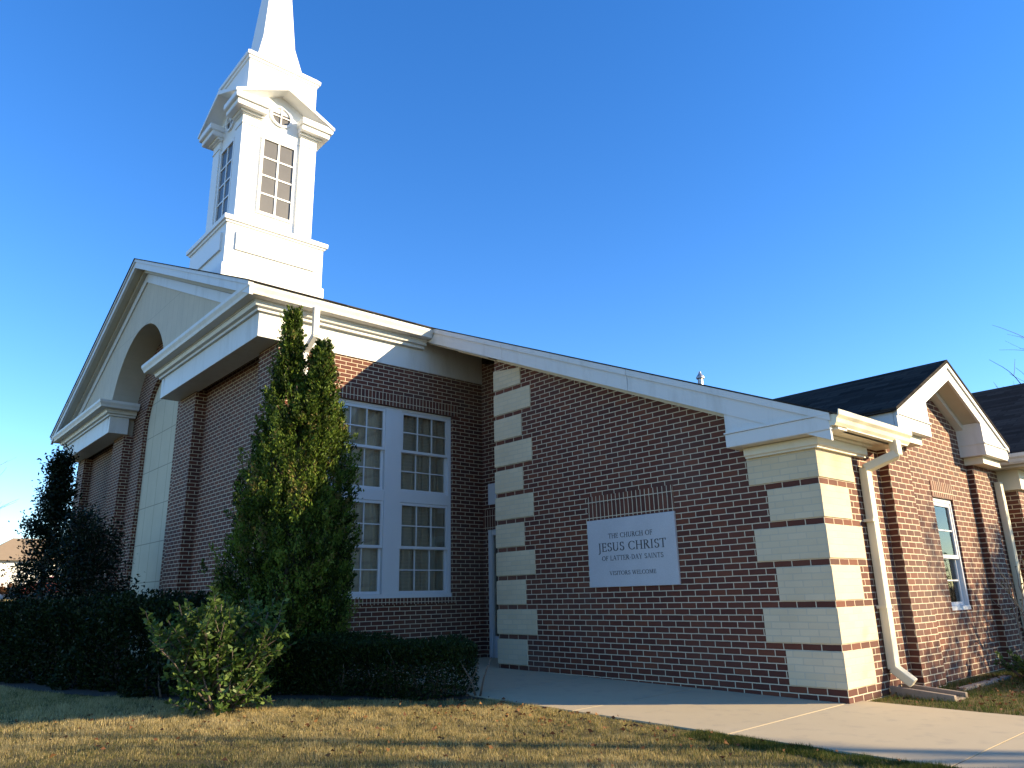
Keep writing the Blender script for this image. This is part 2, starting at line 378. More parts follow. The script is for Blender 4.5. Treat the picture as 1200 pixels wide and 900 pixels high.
for x0, x1 in ((-10.36,-11.22),(XW-.25,-7.5)):
    for m in (0, 1):
        a, c = (x0, x1) if not m else (2*XM-x0, 2*XM-x1)
        MB().box(min(a,c), max(a,c), YF+(.002 if x0 > -8 else 0), YB, -.3, 4.9).build('pilaster', M['brick'], church)
MB().box(2*XM-XW, 2*XM-XW+.25, YF, 12, -.3, 5.3).build('wall', M['brick'], church)
# the light panel in the arch
ip = arch_pts(RI+.03)
MB().prism([(XM-RI-.03,-.2)]+list(reversed(ip))+[(XM+RI+.03,-.2)], 'y', YB+.09, YB+.15).build('arch_panel', M['panel'], church)
# tympanum with arch cut, arch soffit
YT = -3.25
b = MB(); xs_ = sorted(set([XM+RO*math.cos(math.pi*i/48) for i in range(49)]+[-6.75,-9,-11,2*XM+6.75,2*XM+9,2*XM+11,XM]))
def tb(x): return 4.9+math.sqrt(max(0, RO*RO-(x-XM)**2)) if abs(x-XM) < RO else 5.36
for i in range(len(xs_)-1):
    x0, x1 = xs_[i], xs_[i+1]; e = 1e-5
    z0, z1 = tb(x0+e), tb(x1-e); t0, t1 = S(x0)-.16, S(x1)-.16
    if t0 < z0+.01 and t1 < z1+.01: continue
    b.poly([(x0,YT,z0),(x1,YT,z1),(x1,YT,max(t1,z1)),(x0,YT,max(t0,z0))])
    b.poly([(x0,YT+.12,z0),(x1,YT+.12,z1),(x1,YT+.12,max(t1,z1)),(x0,YT+.12,max(t0,z0))])
b.build('tympanum', M['stucco'], church)
b = MB(); op = arch_pts(RO, 48); oq = arch_pts(RO+.05, 48)
for i in range(48):
    b.poly([(op[i][0],YT+.001,op[i][1]),(op[i+1][0],YT+.001,op[i+1][1]),(op[i+1][0],YB-.001,op[i+1][1]),(op[i][0],YB-.001,op[i][1])])
    b.poly([(oq[i][0],YT+.01,oq[i][1]),(oq[i+1][0],YT+.01,oq[i+1][1]),(oq[i+1][0],YB,oq[i+1][1]),(oq[i][0],YB,oq[i][1])])
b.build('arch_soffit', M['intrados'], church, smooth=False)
# brick closing behind the arch soffit down to pilasters
MB().box(-11.22,-10.4,YF+.01,YB,4.88,5.3).build('wall', M['brick'], church)
# --- eave cornice: frieze boxes, then profile
def frieze(x0, x1):
    MB().box(x0, x1, YT, YF+.05, 4.90, 5.29).build('frieze', M['trim'], church, bevel=.006)
xr = 2*XM
frieze(-11.30, -6.74); frieze(xr+6.74, xr+11.30)
MB().box(XW-.2, -6.75, YF+.052, -2.62, 4.905, 5.29).build('frieze', M['trim'], church)
MB().box(XW-.15, -6.766, -.258, YD-.002, 5.29, 5.46).build('frieze', M['trim'], church)
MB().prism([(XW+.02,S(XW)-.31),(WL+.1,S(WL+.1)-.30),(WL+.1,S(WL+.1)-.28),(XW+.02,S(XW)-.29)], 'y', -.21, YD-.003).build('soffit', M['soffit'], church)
MB().box(XW-.15, -6.765, -2.618, YD-.002, 4.90, 5.289).build('frieze', M['trim'], church)
MB().box(xr-XW-.1+.0, xr-XW+.2, YF+.052, 12, 4.9, 5.29).build('frieze', M['trim'], church)
CORN = [(-.30,5.29),(.045,5.29),(.045,5.335),(.10,5.345),(.12,5.40),(.135,5.405),(.135,5.425),(.235,5.425),(.25,5.43),(.27,5.435),(.285,5.48),(.315,5.535),(.32,5.59),(-.3,5.60)]
p1 = [(-11.30,-2.72),(-11.30,YT),(-6.73,YT),(-6.73,-.262)]
p2 = [(xr+6.73,12),(xr+6.73,YT),(xr+11.30,YT),(xr+11.30,-2.72)]
for p_ in (p1, p2): MB().sweep(CORN, p_).build('cornice', M['trim'], church)
# --- gable rake trim of the chapel (both slopes)
def rake(prof_top, prof_bot, y0, y1, x_end, x_start=XM):
    m = MB()
    for s in (0, 1):
        xa, xb = (x_start, x_end) if s == 0 else (2*XM-x_start, 2*XM-x_end)
        m.prism([(xa,S(xa)-prof_top),(xb,S(xb)-prof_top),(xb,S(xb)-prof_bot),(xa,S(xa)-prof_bot)], 'y', y0, y1)
    return m
rake(.0,.20,-3.555,-3.50,XE).build('rake_board', M['trim'], church)
rake(-.005,.06,-3.58,-3.557,XE).build('rake_board', M['trim'], church)
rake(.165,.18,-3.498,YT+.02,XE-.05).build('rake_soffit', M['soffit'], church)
rake(.18,.26,-3.36,YT-.002,XE-.4).build('rake_board', M['soffit'], church)  # middle board takes the darker soffit colour to look shaded
rake(.27,.47,-3.282,YT-.004,XE-.6).build('rake_board', M['trim'], church)
# --- roof slabs
b = MB()
def slope(m, x0, x1, y0, y1, lo=.004, hi=.022):
    m.prism([(x0,S(x0)+lo),(x1,S(x1)+lo),(x1,S(x1)+hi),(x0,S(x0)+hi)], 'y', y0, y1)
slope(b, XM, XE+.02, -3.60, 24); slope(b, xr-XE-.02, XM, -3.60, 24); slope(b, XE+.022, -.06, -.275, 24); slope(b, -.058, .40, -.275, 1.54)
b.build('roof', M['shingle'], church)
# roof underside and blocking so no sky shows through
b = MB(); b.prism([(XE,S(XE)-.30),(-.02,S(-.02)-.30),(-.02,S(-.02)-.005),(XE,S(XE)-.005)], 'y', .02, .3); b.build('rake_board', M['soffit'], church)
# --- lower rake over the sign wall
def lrake(t, bt_, y0, y1, x0, x1, mat, nm='rake_board'):
    return MB().prism([(x0,S(x0)-t),(x1,S(x1)-t),(x1,S(x1)-bt_),(x0,S(x0)-bt_)], 'y', y0, y1).build(nm, mat, church)
sx_ = [XE-.34,-4.62,-2.20,.31]
for a_, b__ in zip(sx_[:-1], sx_[1:]):
    lrake(.0,.275,-.25,-.215,a_+.003,b__-.003,M['trim']); lrake(-.004,.075,-.272,-.252,max(a_,XE-.02)+.003,b__-.003+.02*(b__ > 0),M['trim'])
lrake(.255,.27,-.213,.0,XE-.34,-.86,M['cream'],'rake_soffit'); lrake(.27,.315,-.035,-.002,-6.0,-.86,M['cream'])
# pork chop return
RX = -.87
m_ = MB().prism([(RX,2.74),(.30,2.74),(.30,S(.30)-.05),(RX,S(RX)-.05)], 'y', -.238, -.20); m_.build('cornice_return', M['trim'], church)
MB().box(RX,.31,-.262,-.19,2.575,2.725).build('cornice_return', M['trim'], church, bevel=.008)
MB().box(RX-.006,.316,-.275,-.2,2.726,2.742).build('cornice_return', M['trim'], church)
MB().box(RX+.0,.36,-.188,-.0,2.578,2.60).build('soffit', M['cream'], church)
MB().box(-.2,.36,0.0,1.50,2.60,2.62).build('soffit', M['cream'], church)
# frieze band wrapping the corner
MB().sweep([(-.1,2.462),(.06,2.462),(.06,2.475),(.085,2.49),(.085,2.572),(-.1,2.572)], [(-.77,0),(0,0),(0,1.06)]).build('frieze', M['cream'], church)
MB().sweep([(.0,2.573),(.12,2.573),(.135,2.582),(.135,2.597),(.0,2.597)], [(-.0,.02),(0,1.1)]).build('frieze', M['cream'], church)
MB().box(.26,.30,-.21,1.52,2.60,2.74).build('fascia', M['trim'], church)
# gutter (K profile) along the right eave
GUT = [(.0,.0),(.055,.0),(.075,.03),(.085,.07),(.11,.10),(.115,.15),(.105,.15),(.10,.11),(.0,.11)]
MB().prism([(.305+o, 2.612+z) for o, z in GUT], 'y', -.255, 1.53) if False else None
b = MB(); n_ = len(GUT); pr_ = [(.305+o,2.612+z) for o, z in GUT]
b.sweep([(o,z) for o, z in pr_], [(0,-.255),(0,1.53)]); b.build('gutter', M['almond'], church)
# downspouts
def rect_tube(m, pts, wx, wy):
    """rectangular pipe along a polyline; pts with x,z vary or y vary"""
    for a, b_ in zip(pts[:-1], pts[1:]):
        a, b_ = Vector(a), Vector(b_); d = (b_-a).normalized(); a = a-d*.012; b_ = b_+d*.012
        side = Vector((0,1,0)); nrm = side.cross(d).normalized() if abs(d.y) < .9 else Vector((1,0,0))
        side = nrm.cross(d).normalized()
        c = [(nrm*wx/2*sx+side*wy/2*sy) for sx, sy in ((-1,-1),(1,-1),(1,1),(-1,1))]
        i = len(m.v); m.v += [tuple(a+q) for q in c]+[tuple(b_+q) for q in c]
        m.f += [tuple(i+t for t in q) for q in ((0,1,2,3),(7,6,5,4),(0,4,5,1),(1,5,6,2),(2,6,7,3),(3,7,4,0))]
m_ = MB(); rect_tube(m_, [(.345,1.18,2.62),(.345,1.18,2.47),(.055,1.0,2.33),(.055,.96,.26),(.21,.985,.13)], .09, .125)
m_.build('downspout', M['almond'], church, bevel=.012)
m_ = MB(); rect_tube(m_, [(-6.46,-2.46,5.45),(-6.46,-2.46,5.0),(-6.73,-2.48,4.80),(-6.73,-2.48,.1)], .075, .10)
m_.build('downspout', M['trim'], church, bevel=.012)
m_ = MB(); rect_tube(m_, [(.055,5.62,2.55),(.055,5.62,.2),(.2,5.62,.12)], .09, .125)
m_.build('downspout', M['almond'], church, bevel=.012)
for z_ in (.85,1.75): MB().box(.0,.105,.89,1.03,z_,z_+.03).build('downspout_strap', M['almond'], church)
# --- quoins: blocks wrapping the corners, proud of the wall
for k_ in range(6):
    z0, z1 = (2+6*k_)*CRS, (7+6*k_)*CRS; z0 += .004; z1 -= .004
    if k_ == 5: z1 = 2.463
    long = k_ % 2 == 1; la, lb = (.79,.80) if long else (.585,.615)
    m_ = MB().prism([(-la,-.014),(.014,-.014),(.014,lb),(-.02,lb),(-.02,.03),(-la,.03)], 'z', z0, z1); m_.build('quoin', M['quoin'], church, bevel=.003)
for k_ in range(11):
    z0, z1 = (2+6*k_)*CRS+.004, (7+6*k_)*CRS-.004
    long = k_ % 2 == 1; la = .83 if long else .62
    xr_ = WL+la
    pts = [(WL-.014,z0),(xr_,z0),(xr_,min(z1,S(xr_)-.316)),(WL-.014,min(z1,S(WL)-.316))]
    MB().prism(pts, 'y', -.014, .03).build('quoin', M['quoin'], church, bevel=.003)
# --- lintel above the sign
b = MB(); b.box(-3.215,-1.815,-.008,0,2.003,2.206); b.build('lintel', M['soldier'], church)
b = MB(); b.box(-3.215,-1.815,-.010,0,2.209,2.312); b.build('lintel', M['soldier'], church)
# --- windows
def sash_window(parent, X0, y0, y1, z0, z1, cols, rows, dx=1):
    """sash facing +X at depth X0: frame with muntins in one mesh, glass pane as another"""
    m = MB(); f = .045
    m.box(X0-.04,X0,y0,y1,z0,z0+f); m.box(X0-.04,X0,y0,y1,z1-f,z1); m.box(X0-.04,X0,y0,y0+f,z0+f,z1-f); m.box(X0-.04,X0,y1-f,y1,z0+f,z1-f)
    for i in range(1, cols):
        y = y0+f+(y1-y0-2*f)*i/cols; m.box(X0-.034,X0-.006,y-.009,y+.009,z0+f,z1-f)
    for i in range(1, rows):
        z = z0+f+(z1-z0-2*f)*i/rows; m.box(X0-.033,X0-.007,y0+f,y1-f,z-.009,z+.009)
    m.build('sash', M['frame'], parent)
    MB().box(X0-.024,X0-.020,y0+f,y1-f,z0+f,z1-f).build('pane', M['glass'], parent)
XG = XW-.06
fr = MB()
pa, pb = -.92, -.61
fr.box(XG-.08, XG+.005, WY[0], WY[1], WZ[1]-.05, WZ[1]); fr.box(XG-.08, XG+.03, WY[0], WY[1], WZ[0], WZ[0]+.06)
fr.box(XG-.08, XG+.005, WY[0], WY[0]+.05, WZ[0]+.06, WZ[1]-.05); fr.box(XG-.08, XG+.005, WY[1]-.06, WY[1], WZ[0]+.06, WZ[1]-.05)
fr.box(XG-.08, XG+.015, pa, pb, WZ[0]+.06, WZ[1]-.05)
zb0, zb1 = 2.60, 2.78
for a, c in ((WY[0]+.05, pa), (pb, WY[1]-.06)): fr.box(XG-.08, XG+.008, a, c, zb0, zb1)
win = fr.build('window', M['frame'], church, bevel=.004)
for a, c in ((WY[0]+.052, pa-.002), (pb+.002, WY[1]-.062)):
    for q0, q1 in ((WZ[0]+.062, zb0-.002), (zb1+.002, WZ[1]-.052)):
        mid = (q0+q1)/2
        sash_window(win, XG-.045, a, c, q0, mid+.02, 3, 2); sash_window(win, XG-.002, a, c, mid-.02, q1, 3, 2)
# curtains behind, folded
def curtain(parent, X0, y0, y1, z0, z1, mat, amp=.03, freq=34):
    m = MB(); n = 120; ln = [(X0+amp*math.sin(i/n*(y1-y0)*freq+1.3*math.sin(i*.13)), y0+(y1-y0)*i/n) for i in range(n+1)]
    for (xa, ya), (xb, yb) in zip(ln[:-1], ln[1:]): m.poly([(xa,ya,z0),(xb,yb,z0),(xb,yb,z1),(xa,ya,z1)])
    return m.build('curtain', mat, parent, smooth=True)
curtain(win, XG-.115, WY[0]-.1, WY[1]+.1, WZ[0]-.05, WZ[1]+.05, M['curtain'])
MB().box(XG-.75, XG-.7, WY[0]-.4, WY[1]+.4, .9, 4.5).build('backing', M['black'], win)
# --- door
d = MB(); yd = YD+.06
d.box(DX0, DX0+.085, yd-.05, yd+.05, .03, DZ); d.box(DX1-.11, DX1, yd-.05, yd+.05, .03, DZ); d.box(DX0+.11, DX1-.11, yd-.05, yd+.05, DZ-.10, DZ); d.box(DX0+.11, DX1-.11, yd-.03, yd+.03, .05, .42)
door = d.build('door', M['frame'], church, bevel=.004)
MB().box(DX0+.085, DX1-.11, yd, yd+.015, .42, DZ-.10).build('pane', M['glass'], door)
MB().box(DX0+.05, DX1-.05, yd+.3, yd+.33, .0, DZ).build('backing', M['black'], door)
m_ = MB().tube([(DX1-.2,yd-.1,.95),(DX1-.2,yd-.1,1.35)], .012); m_.build('handle', M['metal'], door)
MB().box(-6.60, -5.6, YD-.03, YD-.001, 2.63, 3.0).build('transom_panel', M['frame'], church, bevel=.004)

# --- gabled bay on the right side
BX, BR_, BY0, BY1, BC = .11, .03, 1.52, 5.04, 3.28
for y0, y1 in ((BY0,2.14),(4.42,BY1)):
    MB().box(-.2, BX, y0, y1, -.3, 2.80).build('pilaster', M['brick'], church)
bw = (2.93,3.63); bz = (.77,2.16)
b = MB()
b.box(-.2,BR_,2.14,bw[0],-.3,2.8); b.box(-.2,BR_,bw[1],4.42,-.3,2.8); b.box(-.2,BR_,bw[0],bw[1],-.3,bz[0]); b.box(-.2,BR_,bw[0],bw[1],bz[1],2.8)
b.prism([(BY0,2.8),(BY1,2.8),(BY1,3.0),(BC,3.78),(BY0,3.0)], 'x', -.2, BR_+.001); b.build('wall', M['brick'], church)
MB().box(BR_,BR_+.008,bw[0]-.02,bw[1]+.02,bz[1]+.003,bz[1]+.21).build('lintel', M['soldier'], church)
fr = MB(); xg = BR_-.035
fr.box(xg-.05,xg+.02,bw[0],bw[1],bz[0],bz[0]+.05); fr.box(xg-.05,xg+.01,bw[0],bw[1],bz[1]-.05,bz[1]); fr.box(xg-.05,xg+.01,bw[0],bw[0]+.05,bz[0]+.05,bz[1]-.05); fr.box(xg-.05,xg+.01,bw[1]-.05,bw[1],bz[0]+.05,bz[1]-.05)
win2 = fr.build('window', M['frame'], church, bevel=.003); mid = 1.42
sash_window(win2, xg-.035, bw[0]+.052, bw[1]-.052, bz[0]+.052, mid+.02, 1, 2); sash_window(win2, xg, bw[0]+.052, bw[1]-.052, mid-.02, bz[1]-.052, 1, 2)
curtain(win2, xg-.2, bw[0]-.05, bw[0]+.38, bz[0], bz[1], M['blind'], .012, 60)
MB().box(xg-.5,xg-.47,bw[0]-.3,bw[1]+.3,.5,2.4).build('backing', M['black'], win2)
MB().box(BR_-.01,BR_+.004,2.29,2.325,-.1,2.79).build('control_joint', M['black'], church)
# bay gable trim
GX, GS, GA = .36, .475, 3.92                                   # front plane, slope, apex
G = lambda y: GA-GS*abs(y-BC)
yl, yr = BC-1.95, BC+1.95
b = MB()
for s in (1,-1):
    y1_ = BC+s*1.95
    b.prism([(BC,GA),(y1_,G(y1_)),(y1_,G(y1_)-.22),(BC,GA-.22)], 'x', GX-.035, GX)
b.build('rake_board', M['trim'], church)
b = MB()
for s in (1,-1):
    y1_ = BC+s*1.97; b.prism([(BC,GA+.004),(y1_,G(y1_)+.004),(y1_,G(y1_)-.055),(BC,GA-.055)], 'x', GX+.002, GX+.022)
b.build('rake_board', M['trim'], church)
b = MB()
for s in (1,-1):
    y1_ = BC+s*1.0; b.prism([(BC,GA-.185),(y1_,G(y1_)-.185),(y1_,G(y1_)-.20),(BC,GA-.20)], 'x', BR_+.003, GX-.037)
b.build('rake_soffit', M['soffit'], church)
b = MB()
for s in (1,-1):
    y1_ = BC+s*1.0; b.prism([(BC,GA-.20),(y1_,G(y1_)-.20),(y1_,G(y1_)-.28),(BC,GA-.28)], 'x', BR_+.003, BR_+.10)
b.build('rake_board', M['trim'], church)
for s in (1,-1):                                              # boxed returns
    ya, yb = BC+s*1.93, BC+s*.97
    pts = [(ya,2.80),(yb,2.80),(yb,G(yb)-.205),(ya,G(ya)-.03)]
    MB().prism(pts, 'x', -.1, GX-.002).build('cornice_return', M['trim'], church)
    MB().box(-.1, GX+.014, min(ya,yb)-.012, max(ya,yb)+.012, 2.955, 2.972).build('cornice_return', M['trim'], church)
    MB().box(-.1, BX+.16, min(ya,yb)+.12, max(ya,yb)-.10, 2.70, 2.799).build('frieze', M['cream'], church)
# bay eave fascias running back, roof
for s in (1,-1):
    ya = BC+s*1.95; MB().box(-4, GX-.04, min(ya,ya-s*.03), max(ya,ya-s*.03), G(ya)-.2, G(ya)-.01).build('fascia', M['trim'], church)
b = MB()
for s in (1,-1):
    ye = BC+s*2.0; b.prism([(BC,GA+.012),(ye,G(ye)+.012),(ye,G(ye)+.05),(BC,GA+.055)], 'x', -4.5, GX+.03)
b.build('roof', M['shingle'], church)
# --- the larger wing beyond
HX, HY0, HR, HZ = .22, 5.90, 11.0, 2.92
HRZ = 5.14; hs = (HRZ-HZ)/(HR-5.55)
b = MB(); b.box(-1, HX, HY0, 16.1, -.3, 2.75); b.prism([(HY0,2.75),(16.1,2.75),(HR,HRZ-.25)], 'x', -.2, HX); b.build('wall', M['brick'], church)
MB().box(-3.5, HX+.07, HY0-.07, HY0-.001, 2.45, 2.75).build('frieze', M['cream'], church)
MB().box(HX, HX+.069, HY0, 7.0, 2.451, 2.751).build('frieze', M['cream'], church)
MB().box(-6, HX+.42, 5.56, HY0+.02, 2.75, 2.78).build('soffit', M['soffit'], church)
MB().box(HX-.0, HX+.42, HY0+.02, 7.0, 2.752, 2.78).build('soffit', M['soffit'], church)
b = MB(); b.sweep([(.01+o,2.79+z) for o, z in GUT], [(-6,5.56),(HX+.44,5.56)]); b.build('gutter', M['trim'], church)
MB().box(-6, HX+.42, 5.561, 5.60, 2.781, 2.92).build('fascia', M['trim'], church)
b = MB(); zz = lambda y: HZ+hs*(y-5.5) if y <= HR else HZ+hs*(2*HR-y-5.5)
b.prism([(5.5,zz(5.5)),(HR,zz(HR)),(HR,zz(HR)+.05),(5.5,zz(5.5)+.045)], 'x', -9, HX+.45); b.prism([(HR,zz(HR)),(16.5,zz(16.5)),(16.5,zz(16.5)+.045),(HR,zz(HR)+.05)], 'x', -9, HX+.45)
b.build('roof', M['shingle'], church)
b = MB(); b.prism([(5.56,HZ-.14),(HR,HRZ-.2),(HR,HRZ),(5.56,HZ+.02)], 'x', HX+.40, HX+.44); b.build('rake_board', M['trim'], church)
# --- roof vent pipe
vz = S(-2.0)
m_ = MB().tube([(-2,1.08,vz-.05),(-2,1.08,vz+.15)], .036, 12); m_.tube([(-2,1.08,vz+.15),(-2,1.08,vz+.16),(-2,1.08,vz+.185),(-2,1.08,vz+.225),(-2,1.08,vz+.24)], [.04,.056,.053,.024,.018], 14); m_.tube([(-2,1.08,vz+.24),(-2,1.08,vz+.26)], [.019,.014], 10)
m_.build('vent_pipe', M['metal'], church, smooth=False)

# --- steeple
SX, SY = -13.16, -.87
def sq(m, h0, z0, h1, z1):
    a = [(SX-h0,SY-h0,z0),(SX+h0,SY-h0,z0),(SX+h0,SY+h0,z0),(SX-h0,SY+h0,z0)]; b_ = [(SX-h1,SY-h1,z1),(SX+h1,SY-h1,z1),(SX+h1,SY+h1,z1),(SX-h1,SY+h1,z1)]
    for i in range(4):
        j = (i+1) % 4; m.poly([a[i],a[j],b_[j],b_[i]])
    m.poly(a[::-1]); m.poly(b_); return m
def ring(m, lst):
    for (h0,z0),(h1,z1) in zip(lst[:-1], lst[1:]):
        a = [(SX-h0,SY-h0,z0),(SX+h0,SY-h0,z0),(SX+h0,SY+h0,z0),(SX-h0,SY+h0,z0)]; b_ = [(SX-h1,SY-h1,z1),(SX+h1,SY-h1,z1),(SX+h1,SY+h1,z1),(SX-h1,SY+h1,z1)]
        for i in range(4):
            j = (i+1) % 4; m.poly([a[i],a[j],b_[j],b_[i]])
    h, z = lst[0]; m.poly([(SX-h,SY-h,z),(SX-h,SY+h,z),(SX+h,SY+h,z),(SX+h,SY-h,z)])
    h, z = lst[-1]; m.poly([(SX-h,SY-h,z),(SX+h,SY-h,z),(SX+h,SY+h,z),(SX-h,SY+h,z)]); return m
steeple = ring(MB(), [(1.24,6.6),(1.24,8.38),(1.195,8.42),(1.195,9.40)]).build('steeple', M['white'], church)
ring(MB(), [(1.196,9.40),(1.23,9.41),(1.24,9.45),(1.28,9.46),(1.285,9.56),(1.27,9.575),(1.12,9.60),(1.12,9.66),(1.02,9.67)]).build('cornice', M['white'], steeple)
# raised panels on the base
def four(fn):
    """run fn(P) for the four faces; P maps (along, out, z) to world"""
    for q in range(4):
        c, s_ = round(math.cos(q*math.pi/2)), round(math.sin(q*math.pi/2))
        yield lambda a, o, z, c=c, s_=s_: (SX+o*c-a*s_, SY+o*s_+a*c, z)
def pbox(m, P, a0, a1, o0, o1, z0, z1):
    i = len(m.v); m.v += [P(a,o,z) for z in (z0,z1) for a, o in ((a0,o0),(a1,o0),(a1,o1),(a0,o1))]
    m.f += [tuple(i+k for k in q) for q in ((3,2,1,0),(4,5,6,7),(0,1,5,4),(1,2,6,5),(2,3,7,6),(3,0,4,7))]
for P in four(0):
    m_ = MB(); pbox(m_, P, -.97, .97, 1.19, 1.24, 8.78, 9.22); m_.build('base_panel', M['white'], steeple)
# belfry shaft with corner pilasters
ring(MB(), [(.90,9.6),(.90,13.0)]).build('belfry', M['white'], steeple)
for sx in (1,-1):
    for sy in (1,-1):
        m_ = MB()
        def cb(i, o, z0, z1): m_.box(min(SX+sx*i,SX+sx*o), max(SX+sx*i,SX+sx*o), min(SY+sy*i,SY+sy*o), max(SY+sy*i,SY+sy*o), z0, z1)
        cb(.53,.965,9.65,12.26); cb(.515,.985,12.262,12.285); cb(.53,.968,12.287,12.50)
        m_.build('pilaster', M['white'], steeple)
        m_ = MB()
        cb(.50,1.00,12.502,12.53); cb(.48,1.06,12.532,12.58); cb(.46,1.20,12.582,12.60); cb(.455,1.205,12.602,12.72); cb(.44,1.26,12.722,12.74); cb(.43,1.27,12.742,12.88)
        m_.build('capital', M['white'], steeple)
for P in four(0):
    # main window: frame + muntins, tan panes
    m_ = MB(); a0, a1, z0, z1 = -.39, .39, 10.08, 12.06; o = .90
    for q in ((a0-.06,a1+.06,z0-.06,z0),(a0-.06,a1+.06,z1,z1+.06),(a0-.06,a0,z0,z1),(a1,a1+.06,z0,z1)): pbox(m_, P, q[0], q[1], o, o+.05, q[2], q[3])
    pbox(m_, P, -.022, .022, o, o+.034, z0, z1)
    for i in (1,2,3):
        z = z0+(z1-z0)*i/4; pbox(m_, P, a0, -.0225, o, o+.032, z-.02, z+.02); pbox(m_, P, .0225, a1, o, o+.032, z-.02, z+.02)
    m_.build('window_frame', M['white'], steeple)
    m_ = MB(); pbox(m_, P, a0, a1, o+.001, o+.012, z0, z1); m_.build('window_pane', M['belfry'], steeple)
    # round window
    m_ = MB(); n = 28; zc, r_ = 12.86, .24
    for i in range(n):
        t0, t1 = 2*math.pi*i/n, 2*math.pi*(i+1)/n
        q = lambda r, t, oo: P(r*math.cos(t), oo, zc+r*math.sin(t))
        m_.poly([q(r_,t0,o+.05),q(r_,t1,o+.05),q(r_+.055,t1,o+.05),q(r_+.055,t0,o+.05)]); m_.poly([q(r_+.055,t0,o+.05),q(r_+.055,t1,o+.05),q(r_+.055,t1,o),q(r_+.055,t0,o)]); m_.poly([q(r_,t0,o+.05),q(r_,t1,o+.05),q(r_,t1,o),q(r_,t0,o)])
    pbox(m_, P, -.014, .014, o+.004, o+.035, zc-r_, zc+r_); pbox(m_, P, -r_, -.0145, o+.004, o+.033, zc-.014, zc+.014); pbox(m_, P, .0145, r_, o+.004, o+.033, zc-.014, zc+.014)
    m_.build('round_window_frame', M['white'], steeple)
    m_ = MB(); m_.poly([P(r_*math.cos(2*math.pi*i/n), o+.003, zc+r_*math.sin(2*math.pi*i/n)) for i in range(n)]); m_.build('round_window_pane', M['belfry'], steeple)
    # pediment: gable roof shell over the face
    e, zt, za, th = 1.30, 12.90, 13.56, .12
    m_ = MB()
    for s_ in (1,-1):
        t_ = [(0,1.30,za),(s_*e,1.30,zt),(0,.02,za)]; lo = [(0,1.30,za-th),(s_*e,1.30,zt-th+.045),(0,.02,za-th)]
        i = len(m_.v); m_.v += [P(*q) for q in t_]+[P(*q) for q in lo]
        m_.f += [(i,i+1,i+2),(i+5,i+4,i+3)]+[(i+k,i+3+k,i+3+(k+1)%3,i+(k+1)%3) for k in range(3)]
    m_.build('pediment', M['white'], steeple)
    m_ = MB(); i = 0; m_.v += [P(-.9,.898,12.9),P(.9,.898,12.9),P(.9,.898,13.02),P(0,.898,13.42),P(-.9,.898,13.02)]; m_.f.append((0,1,2,3,4)); m_.build('gable_wall', M['white'], steeple)
ring(MB(), [(.91,12.95),(.91,14.18)]).build('attic', M['white'], steeple)
ring(MB(), [(.912,14.18),(.94,14.19),(.95,14.25),(.985,14.26),(.99,14.35),(.985,14.36),(.93,14.37),(.93,14.42),(.70,14.44)]).build('cornice', M['white'], steeple)
ring(MB(), [(.66,14.40),(.60,14.70),(.44,15.44),(.32,16.98),(.03,20.8)]).build('spire', M['white'], steeple)

# ------------------------------------------------------------------ the wall sign
sign = thing('church_sign', 'pale granite sign with dark lettering on the shaded brick wall', 'sign', (-2.515,-.02,1.145))
child_world(MB().box(-3.22,-1.81,-.03,.01,1.148,1.995).build('panel', M['granite'], None, bevel=.003), sign)
